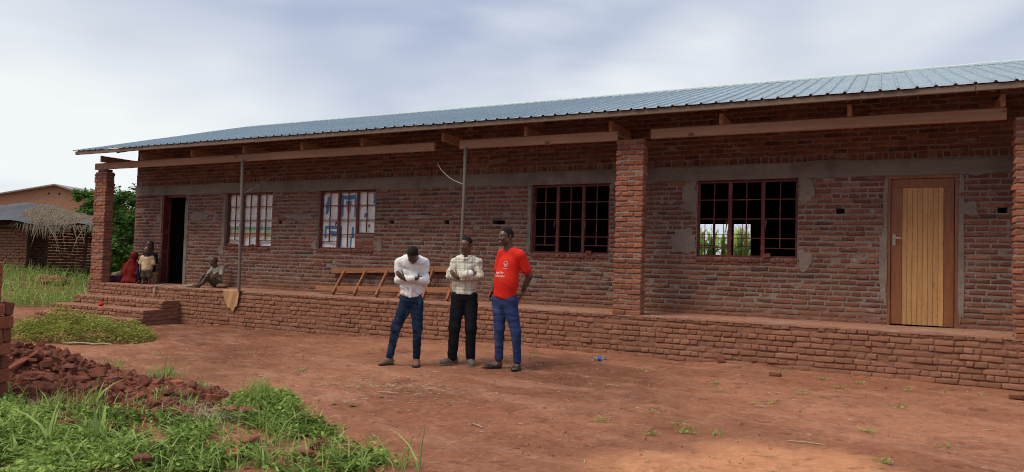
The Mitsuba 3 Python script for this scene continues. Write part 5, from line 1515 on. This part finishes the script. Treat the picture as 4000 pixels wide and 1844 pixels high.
for _ in range(1000):
    x, y = (r8.uniform(-11, 2), r8.uniform(-8.5, -1.2)) if r8.random() > .3 else (r8.normal(-4.7, .5), r8.normal(-4.9, .35))
    L, a = r8.uniform(.02, .11) * (2 if r8.random() > .94 else 1), r8.random() * 3.14
    z = float(ground(x, y)) + .006
    w = r8.uniform(.002, .005)
    dx, dy = math.cos(a) * L / 2, math.sin(a) * L / 2
    straw.add([(x - dx, y - dy, z), (x + dx, y + dy, z + r8.uniform(0, .012)), (x + dx - w * math.sin(a), y + dy + w * math.cos(a), z + .004), (x - dx - w * math.sin(a), y - dy + w * math.cos(a), z + .004)], [[0, 1, 2, 3]], (r8.random(), 0))
put('dry_straw', straw, 'm_straw'); tag('dry_straw', 'bits of dry straw and stalks strewn over the yard', 'straw', kind='stuff')
for i, (x, y, L, a, lab) in enumerate([(-.72, -5.26, .27, .1, 'pale stick lying on the pale orange patch, lower right'), (-1.15, -3.95, .10, .3, 'short pale stick on bare soil right of the middle'), (-3.05, -6.05, .15, -.5, 'thin stick lying on the bare soil below the men'), (-4.6, -5.3, .22, .25, 'long thin stick lying left of the yard centre')]):
    z = float(ground(x, y)) + .012
    m = MB(); tube(m, [(x, y, z), (x + L * .5 * math.cos(a), y + L * .5 * math.sin(a), z + .004), (x + L * math.cos(a), y + L * math.sin(a), z)], .005, 5, (.8, 0)); k = put('stick', m, 'm_straw', True); tag(k, lab, 'stick')

clod = MB()
p = np.stack([r8.uniform(-11, 2.5, 600), r8.uniform(-8.6, -1.1, 600)], 1)
for x, y in p:
    s = r8.uniform(.004, .013, 3) * (2.2 if r8.random() > .96 else 1)
    clod.add(chbox(s, s.min() * .2, .002, r8) + [x, y, float(ground(x, y)) + s[2] * .3], CH_F, (3 + .5 * r8.random(), .3))
put('soil_clods', clod, 'm_soil'); tag('soil_clods', 'small clods and stones scattered on the earth yard', 'clods', kind='stuff')

WEEDS = [(-1.94, -4.73), (-1.59, -5.11), (-1.47, -5.26), (-1.7, -5.52), (-1.22, -5.3), (-1.19, -1.25), (.6, -1.35), (-.17, -4.48), (.37, -4.8), (-1.75, -2.79), (-1.63, -3.31), (-1.19, -3.83), (-1.05, -3.58), (-.81, -2.79), (-.05, -5.64), (-.68, -1.45), (-4.39, -2.03), (-2.23, -5.25), (-3.96, -6.64), (-3.51, -6.75), (-.3, -1.7), (.2, -2.2), (-.5, -2.3), (.9, -1.9), (-6.3, -4.6), (-9.4, -4.2), (-8.4, -3.4), (-5.0, -5.2), (.1, -3.1), (-2.7, -2.4)]
for x, y in WEEDS:
    where = ('at the foot of the porch wall' if y > -1.8 else 'on the soil behind the men' if x < -5 and y > -4.8 else 'beside the pale orange patch' if abs(x + .75) < 1.5 and y < -4.6 else 'on the soil right of the grass patch' if x < -2.2 else 'on the bare soil below the wooden door' if x > -.6 else 'on the bare soil below the fourth window')
    k = thing('small_weed', f'small green weed sprouting {where}', 'weed', 'small weeds on the bare soil')
    n = r8.integers(10, 26)
    m = MB(); q = np.stack([r8.normal(x, .045, n), r8.normal(y, .035, n)], 1)
    leaves(m, z3(q, .004) + np.stack([0 * q[:, 0], 0 * q[:, 0], r8.uniform(0, .03, n)], 1), r8.uniform(.018, .040, n), r8, 0, (.45, 1.)); put(k + '__leaves', m, 'm_leaf')
    if r8.random() > .4:
        m = MB(); q = np.stack([r8.normal(x, .03, 8), r8.normal(y, .03, 8)], 1); blades(m, z3(q), r8.uniform(.04, .10, 8), np.full(8, .005), 1, r8, 1.0, (.5, 1)); put(k + '__blades', m, 'm_leaf')
for i, (x, y) in enumerate([(-4.42, -5.45), (-4.55, -5.95), (-4.42, -5.98)]):
    m = MB(); leaves(m, np.array([[x, y, float(ground(x, y)) + .02]]), np.array([.10]), r8, 0, (.1, .3), 1.0, None, .55); k = put('fallen_leaf', m, 'm_leaf'); tag(k, ['pale fallen leaf on the soil right of the grass patch', 'dark green fallen leaf on the soil beside the grass patch', 'curled leaf beside the dark green fallen leaf'][i], 'leaf')

# heap of cut plants
hx, hy = -12.15, -3.62
hp = MB()
n = 17000
a, b = r8.uniform(-1, 1, n), r8.uniform(-1, 1, n)
ok = a * a + b * b < 1
a, b = a[ok], b[ok]; n = len(a)
lump = meshkit.fbm(np.stack([a * 3.2, b * 2.2, 0 * a], 1), 3, 19)
top = .46 * np.sqrt(np.clip(1 - a * a - b * b, 0, 1)) * (.25 + 1.3 * lump) * (1 - .30 * a)
pos = A(hx, hy, 0) + (a * 1.22)[:, None] * ex + (b * .66)[:, None] * ey
pos[:, 2] = ground(pos[:, 0], pos[:, 1]) + top * r8.uniform(.45, 1.08, n)
leaves(hp, pos, r8.uniform(.025, .06, n), r8, 3, tone=np.clip(r8.normal(.62, .25, n) + (lump - .5) * 1.3, 0, 1), up=.3)
pk = thing('cut_plant_heap', 'heap of yellowish green uprooted bean plants drying before the steps', 'plant heap')
put(pk + '__foliage', hp, 'm_leaf'); tag(pk + '__foliage', kind='stuff')
st = MB()
for _ in range(160):
    q = r8.integers(n); L = r8.uniform(.12, .35); an = r8.random() * 6.28
    o = pos[q] + [0, 0, .01]
    tube(st, [o, o + A(math.cos(an) * L * .5, math.sin(an) * L * .5, r8.uniform(.0, .05)), o + A(math.cos(an) * L, math.sin(an) * L, r8.uniform(-.05, .03))], .004, 4, (.7, 3))
put(pk + '__stalks', st, 'm_leaf'); tag(pk + '__stalks', kind='stuff')
st = MB()
for s0, L in ((.1, .35), (.16, .4), (.55, .3), (.6, .25)):
    o = A(hx, hy, 0) + ex * s0 - ey * .66; o[2] = float(ground(o[0], o[1])) + .02
    tube(st, [o, o + ex * L * .5 + A(0, 0, .02), o + ex * L + ey * .05], .012, 5, (.9, 0))
put(pk + '__roots', st, 'm_straw', True)

# tall grass at the left beyond the path
tall_poly = Polygon([(-20.6, -.8), (-19.4, .2), (-18.7, 1.6), (-18.2, 3.2), (-22, 7.5), (-29, 7), (-33, 3.5), (-29, -1.2), (-23.5, -2.2)])
tg = MB()
p = scatter(tall_poly, 7500, r8, lambda q: np.clip((meshkit.fbm(np.concatenate([q, 0 * q[:, :1]], 1) * .9, 3, 3) - .28) * 4, .05, 1))
blades(tg, z3(p, -.02), r8.uniform(.22, .62, len(p)), r8.uniform(.010, .024, len(p)), 1, r8, .45, (.35, 1))
p = scatter(tall_poly, 7000, r8)
leaves(tg, z3(p) + np.stack([0 * p[:, 0], 0 * p[:, 0], r8.uniform(.02, .30, len(p))], 1), r8.uniform(.05, .12, len(p)), r8, 0, (.35, 1.), .45)
put('tall_grass', tg, 'm_leaf'); tag('tall_grass', 'rank green grass between the path and the mud brick hut', 'grass', kind='stuff')
k = thing('dry_stem', 'dry leaning stalk at the edge of the tall grass by the porch corner', 'stalk'); x, y = -18.6, .55; z = float(ground(x, y))
m = MB(); tube(m, [(x, y, z), (x - .25, y + .1, z + .3), (x - .55, y + .2, z + .62)], [.014, .012, .008], 5, (.6, 0)); put(k + '__stalk', m, 'm_straw', True)
v, f = volume([ell((-25.0, 3.2, float(ground(-25.0, 3.2)) + .02), (.8, .5, .18))], .05); key = put('earth_mound', wrinkle(v, f, .16, 3.2, 3), 'm_soil', True, uv=False); tag(key, 'low brown earth mound in the grass before the hut', kind='structure')


# trees
def tree(name, label, x, y, z0, trunk, crowns, nleaf, leaf, r, tones=(.05, .95)):
    k = thing(name, label, 'tree')
    m = MB()
    for pts, r0, r1 in trunk: tube(m, np.array(pts) + [x, y, z0], np.linspace(r0, r1, len(pts)), 7)
    put(k + '__trunk', m, 'm_bark', True)
    m = MB()
    tot = sum(c[3] ** 2 for c in crowns)
    for cx, cy, cz, rr in crowns:
        nn = int(nleaf * rr ** 2 / tot)
        cl = max(5, nn // 26)
        u = r.normal(0, 1, (cl, 3)); u /= np.linalg.norm(u, axis=1, keepdims=True)
        cen = A(x + cx, y + cy, z0 + cz) + u * (rr * r.uniform(.55, 1.02, cl) ** .6)[:, None] * A(1, 1, .8)
        idx = r.integers(0, cl, nn)
        pos = cen[idx] + r.normal(0, rr * .17, (nn, 3))
        leaves(m, pos, r.uniform(.6, 1.2, nn) * leaf, r, 2, tone=np.clip(r.uniform(*tones, cl)[idx] + r.normal(0, .12, nn), 0, 1), nrm=u[idx] * .7 + A(0, 0, .6))
    put(k + '__crown', m, 'm_leaf')
    return k


r9 = np.random.default_rng(9)
zt = float(ground(-22.8, 5.5))
tree('leafy_tree', 'dense broad-leaved tree filling the gap between the end pillar and the wall', -22.7, 4.3, -.75, [([(0, 0, 0), (.05, 0, .9), (0, .1, 1.8)], .07, .04), ([(.4, .2, 0), (.42, .2, 1.0), (.3, .2, 1.9)], .05, .03), ([(-.35, .1, 0), (-.3, .1, 1.2), (-.2, 0, 2.0)], .05, .03)],
     [(0, 0, 2.9, .62), (.45, .25, 2.3, .62), (-.45, -.1, 2.2, .6), (.1, 0, 1.6, .62), (-.3, .1, 1.15, .5), (.5, .3, 1.2, .5), (.15, .1, .7, .42), (.25, .2, 3.35, .4), (-.25, -.1, 3.3, .38), (.75, .4, 3.1, .4)], 5600, .17, r9, (.2, 1.))
tree('leafy_tree', 'bright green tree rising behind the thatched hut, left of the end pillar', -29.9, 7.2, .0, [([(.2, .1, -.3), (.25, .15, 1.0), (.3, .15, 2.0)], .09, .05)],
     [(-.1, -.05, 1.95, .55), (.45, .25, 2.25, .62), (.25, .15, 2.85, .45), (.9, .45, 2.7, .6), (-.1, .0, 3.05, .32), (1.2, .6, 2.1, .6), (.6, .3, 1.6, .5)], 4600, .18, r9, (.25, 1.))
tree('leafy_tree', 'thin dark treetop against the sky beyond the gabled house', -45.6, 16.6, .9, [([(.8, .4, -.3), (.8, .4, 1.4), (.9, .4, 2.4)], .14, .07)],
     [(0, 0, 2.75, .75), (.8, .4, 2.9, .75), (1.6, .8, 2.8, .7), (-.6, -.3, 2.6, .5), (.5, .25, 3.4, .35), (1.1, .55, 3.5, .3), (2.4, 1.2, 3.0, .7)], 3400, .17, r9, (.0, .6))

# maize seen through the windows behind the building
for i in range(56):
    x, y = r9.uniform(-8.6, -3.0), 8.9 + 3.6 * i / 56
    x = -.1 + (r9.uniform(-2.75, -1.7) + .1) * (y + 11.2) / 11.2 
    q_ = (x + .1) / (y + 11.2) * 11.2 + .1
    where = ('left end' if q_ < -2.45 else 'left half' if q_ < -2.2 else 'right half' if q_ < -1.95 else 'right end') + ' of the view, ' + ('front row' if y < 9.8 else 'second row' if y < 10.7 else 'third row' if y < 11.6 else 'last row')
    k = thing('maize_plant', f'green maize plant behind the fourth window, {where}', 'maize', 'maize plants behind the building')
    z0 = float(ground(x, y)); H = r9.uniform(2.15, 2.5) * (.92 + .14 * (y - 8.9) / 3.6)
    m = MB(); tube(m, [(x, y, z0), (x + .02, y, z0 + H * .6), (x + .04, y, z0 + H)], [.018, .014, .006], 5, (.8, 1)); put(k + '__stalk', m, 'm_leaf', True)
    for j in range(9):
        m = MB(); blades(m, np.array([[x, y, z0 + H * (.18 + .085 * j)]]), np.array([r9.uniform(.55, .8)]), np.array([.13]), 1, r9, .75, (.75, 1), 4, np.array([j * 2.6 + r9.normal(0, .3)])); put(k + '__leaf', m, 'm_leaf')
    m = MB(); q = np.tile([[x + .04, y, z0 + H]], (7, 1)); blades(m, q, r9.uniform(.15, .3, 7), np.full(7, .012), 1, r9, .4, (.8, 1)); put(k + '__tassel', m, 'm_straw')

# ---------------------------------------------------------------- hut and house beyond the grass
hk = thing('mud_brick_hut', 'low mud brick hut, its front wall coloured as if in shade, with a ragged thatch and tarpaulin roof', 'hut')
hz = -.35
c0 = A(-27.45, 4.0, 0)
e1 = A(.82, .57, 0); e2 = A(-.57, .82, 0)               # right face runs along e1; left face runs towards -e1 ... e2 is depth
H2 = Matrix = None
Wr, Wl = 4.2, 1.15


def hut_p(a, b, z): return c0 + e1 * a + e2 * b + A(0, 0, z)


def hut_wall(a0, a1, off, z0, z1, kind, tone):
    m = MB()
    L = a1 - a0
    mm = MB()
    for kk in range(int((z1 - z0) / .105)):
        za = z0 + kk * .105
        for xa, xb in fill_row(a0, a1, za, za + .095, [], (kk % 2) * .13, .27, joint=.014): face_brick(mm, xa, xb, za, za + .092, kind=kind, plane=0, worn=2.2, tone=tone + .3 * rng.random(), proud=.012)
    v, f, u = mm.get()
    w = c0 + v[:, :1] * e1 + (v[:, 1:2] + off) * e2 + v[:, 2:] * A(0, 0, 1)
    m.add(w, f, u)
    return m


m = MB()
for a0, a1, b0, b1 in [(0, Wr, .02, .25), (.0, .25, .251, 3.0), (Wr - .25, Wr, .251, 3.0)]:
    v = np.array([hut_p(a, b, z) for a in (a0, a1) for b in (b0, b1) for z in (hz - .3, 1.60)]); m.add(v, np.array([[0, 1, 3, 2], [4, 6, 7, 5], [0, 4, 5, 1], [2, 3, 7, 6], [0, 2, 6, 4], [1, 5, 7, 3]]))
put(hk + '__wall', m, 'm_bark', numbered=False)
key = put(hk + '__wall__small_bricks', hut_wall(.0, Wr, .0, hz, 1.60, 3, .0), 'm_hut_shaded', True); tag(key, kind='stuff')
# projecting wing on the left, its bricks kept in a lit tone
m = MB()
for a0, a1, b0, b1 in [(-.95, -.02, -.30, 0.2)]:
    v = np.array([hut_p(a, b, z) for a in (a0, a1) for b in (b0, b1) for z in (hz - .3, 1.50)]); m.add(v, np.array([[0, 1, 3, 2], [4, 6, 7, 5], [0, 4, 5, 1], [2, 3, 7, 6], [0, 2, 6, 4], [1, 5, 7, 3]]))
put(hk + '__wing', m, 'm_bark', numbered=False)
mw = hut_wall(-.95, -.02, -.32, hz, 1.50, 2, .0); key = put(hk + '__wing__small_bricks', mw, 'm_brick', True); tag(key, kind='stuff')
m = MB(); v = np.array([hut_p(a, b, z) for a in (-3.2, .3) for b in (.3, .5) for z in (hz - .3, 1.98)]); m.add(v, np.array([[0, 1, 3, 2], [4, 6, 7, 5], [0, 4, 5, 1], [2, 3, 7, 6], [0, 2, 6, 4], [1, 5, 7, 3]])); put(hk + '__wall', m, 'm_bark')
# roof: poles, tarpaulin, straw
nx, nz = 30, 14
U, Wv = np.meshgrid(np.linspace(0, 1, nx), np.linspace(0, 1, nz), indexing='ij')
aa = -3.0 + 7.0 * U; bb = -.75 + 2.5 * Wv
zz = 1.62 + .75 * np.sin(np.clip(Wv, 0, 1) * 1.5) * (1 - .55 * np.clip((U - .42) / .58, 0, 1)) * (.75 + .4 * np.exp(-((U - .28) / .2) ** 2)) + .06 * np.sin(U * 21) * (1 - Wv)
pts_ = c0 + aa[..., None] * e1 + bb[..., None] * e2 + zz[..., None] * A(0, 0, 1)
g = np.arange(nx * nz).reshape(nx, nz); q = np.stack([g[:-1, :-1], g[1:, :-1], g[1:, 1:], g[:-1, 1:]], -1).reshape(-1, 4)
v = wrinkle(pts_.reshape(-1, 3), np.vstack([q[:, [0, 1, 2]], q[:, [0, 2, 3]]]), .13, A(2.2, 2.2, 3), 3)
put(hk + '__tarpaulin', MB().add(*v), 'm_tarp', True); tag(hk + '__tarpaulin', 'grey blue tarpaulin under the thatch')
th = MB()


def roofpt(u, w):
    z = 1.62 + .75 * np.sin(w * 1.5) * (1 - .55 * np.clip((u - .42) / .58, 0, 1)) * (.75 + .4 * np.exp(-((u - .28) / .2) ** 2))
    return c0 + (-3.0 + 7.0 * u)[:, None] * e1 + (-.75 + 2.5 * w)[:, None] * e2 + z[:, None] * A(0, 0, 1)


def strands(n, u0, u1, w0, w1, drop, L):
    u, w = r9.uniform(u0, u1, n), r9.uniform(w0, w1, n)
    p0 = roofpt(u, w) + A(0, 0, .05) + r9.normal(0, .02, (n, 3))
    d = -e2 * 1.0 + e1 * r9.normal(.55, .42, n)[:, None] + A(0, 0, -.55 - drop)
    d = d / np.linalg.norm(d, axis=1, keepdims=True)
    ll = r9.uniform(.5, 1.2, n) * L
    side = e1 * .012
    p1 = p0 + d * ll[:, None] * .6; p2 = p1 + (d + A(0, 0, -.5)) * ll[:, None] * .35
    v = np.stack([p0 - side, p0 + side, p1 - side, p1 + side, p2], 1).reshape(-1, 3)
    f = np.array([[0, 1, 3], [0, 3, 2], [2, 3, 4]])
    th.add(v, (f[None] + (np.arange(n) * 5)[:, None, None]).reshape(-1, 3), np.stack([np.repeat(r9.uniform(.0, .5, n) ** 1.4, 5), np.zeros(n * 5)], 1))


strands(1700, .37, .60, .14, .85, .05, .7); strands(1500, .58, 1.0, .05, .7, .0, .6); strands(70, .44, .60, .0, .10, .9, .6); strands(12, .5, .75, .0, .1, .6, 1.3); strands(350, .38, .56, .5, .9, 0, .6)
put(hk + '__thatch', th, 'm_thatch'); tag(hk + '__thatch', 'ragged grey brown straw hanging over the wall', kind='stuff')
m = MB(); t_ = np.linspace(0, 1, 14); tube(m, [hut_p(-2.2 + 2.4 * t, -.48, 1.52 - .10 * math.sin(t * 3.14) + .16 * t) for t in t_], .035, 6); put(hk + '__eave_pole', m, 'm_bark', True)
m = MB()
for q_ in (-2.9, -1.4, 0., 1.4, 2.8, 4.0): beam(m, hut_p(q_, -.5, 1.55), hut_p(q_, 1.6, 2.1), .07, .07)
put(hk + '__roof_poles', m, 'm_bark')

gk = thing('gabled_house', 'tan house with a plain gable and low metal roof behind the hut', 'house')
P0 = A(-36.86, 10.27, 0); d1 = A(.8896, .4558, 0) ; d2 = A(-.4558, .8896, 0)
L, Rr, zA, zE = 6.2, 2.6, 3.96, 2.45
gable = [(-L, -.3), (Rr, -.3), (Rr, 3.32 - .18), (0, zA), (-L, 2.75)]
poly = Polygon(gable).difference(unary_union([Point(-.42, 3.55).buffer(.055), Point(.10, 3.55).buffer(.055)]))
e_ = extrude(poly, 0, .2); v, f, u_ = e_.get()
put(gk + '__gable_wall', MB().add(P0 + v[:, :1] * d1 + v[:, 1:2] * d2 + v[:, 2:] * A(0, 0, 1), f), 'm_house', numbered=False)
for nm, (a0, z0), (a1, z1) in (('roof', (-L - .3, 2.75 - .06), (.0, zA + .0)), ('roof', (.0, zA), (Rr + .3, 3.32 - .20))):
    m = MB()
    v = np.array([P0 + d1 * a + d2 * b + A(0, 0, z + dz) for a, z in ((a0, z0), (a1, z1)) for b in (-.25, 7.0) for dz in (.005, .07)])
    m.add(v, np.array([[0, 1, 3, 2], [4, 6, 7, 5], [0, 4, 5, 1], [2, 3, 7, 6], [0, 2, 6, 4], [1, 5, 7, 3]])); put(gk + '__roof', m, 'm_galv')
m = MB(); v = np.array([P0 + d1 * a + d2 * b + A(0, 0, z) for a in (Rr - .2, Rr) for b in (.21, 6.8) for z in (-.3, 3.05)]); m.add(v, np.array([[0, 1, 3, 2], [4, 6, 7, 5], [0, 4, 5, 1], [2, 3, 7, 6], [0, 2, 6, 4], [1, 5, 7, 3]])); put(gk + '__side_wall', m, 'm_house')
m = MB(); v = np.array([P0 + d1 * a + d2 * b + A(0, 0, z) for a in (-.46, -.38) for b in (.08, .1) for z in (3.49, 3.61)] ); m.add(v, np.array([[0, 1, 3, 2], [4, 6, 7, 5], [0, 4, 5, 1], [2, 3, 7, 6], [0, 2, 6, 4], [1, 5, 7, 3]])); put(gk + '__vent', m, 'm_dark')
m = MB(); v = np.array([P0 + d1 * a + d2 * b + A(0, 0, z) for a in (.06, .14) for b in (.08, .1) for z in (3.49, 3.61)] ); m.add(v, np.array([[0, 1, 3, 2], [4, 6, 7, 5], [0, 4, 5, 1], [2, 3, 7, 6], [0, 2, 6, 4], [1, 5, 7, 3]])); put(gk + '__vent', m, 'm_dark')

# added belt of unseen trees behind the viewpoint, only to shade low front light
m, tk = MB(), MB()
for i in range(11):
    x, y = -34 + i * 6.4 + r9.normal(0, 1.2), -30 + r9.normal(0, 2)
    hh = r9.uniform(10.0, 13.5)
    tube(tk, [(x, y, -.8), (x + .1, y, hh * .35), (x + .2, y + .1, hh * .6)], [.22, .17, .1], 7)
    nn = 1500
    u = r9.normal(0, 1, (nn, 3)); u /= np.linalg.norm(u, axis=1, keepdims=True)
    pos = A(x, y, hh * .50) + u * A(4.2, 3.4, hh * .47) * (r9.uniform(.3, 1., (nn, 1)) ** .5)
    leaves(m, pos, r9.uniform(.7, 1.2, nn), r9, 2, (.0, .5), .3)
put('tree_belt', m, 'm_leaf'); tag('tree_belt', 'added belt of unseen trees behind the viewpoint, there to shade the low front light', 'trees', kind='stuff')
put('tree_belt__trunks', tk, 'm_bark', True); tag('tree_belt__trunks', kind='stuff')
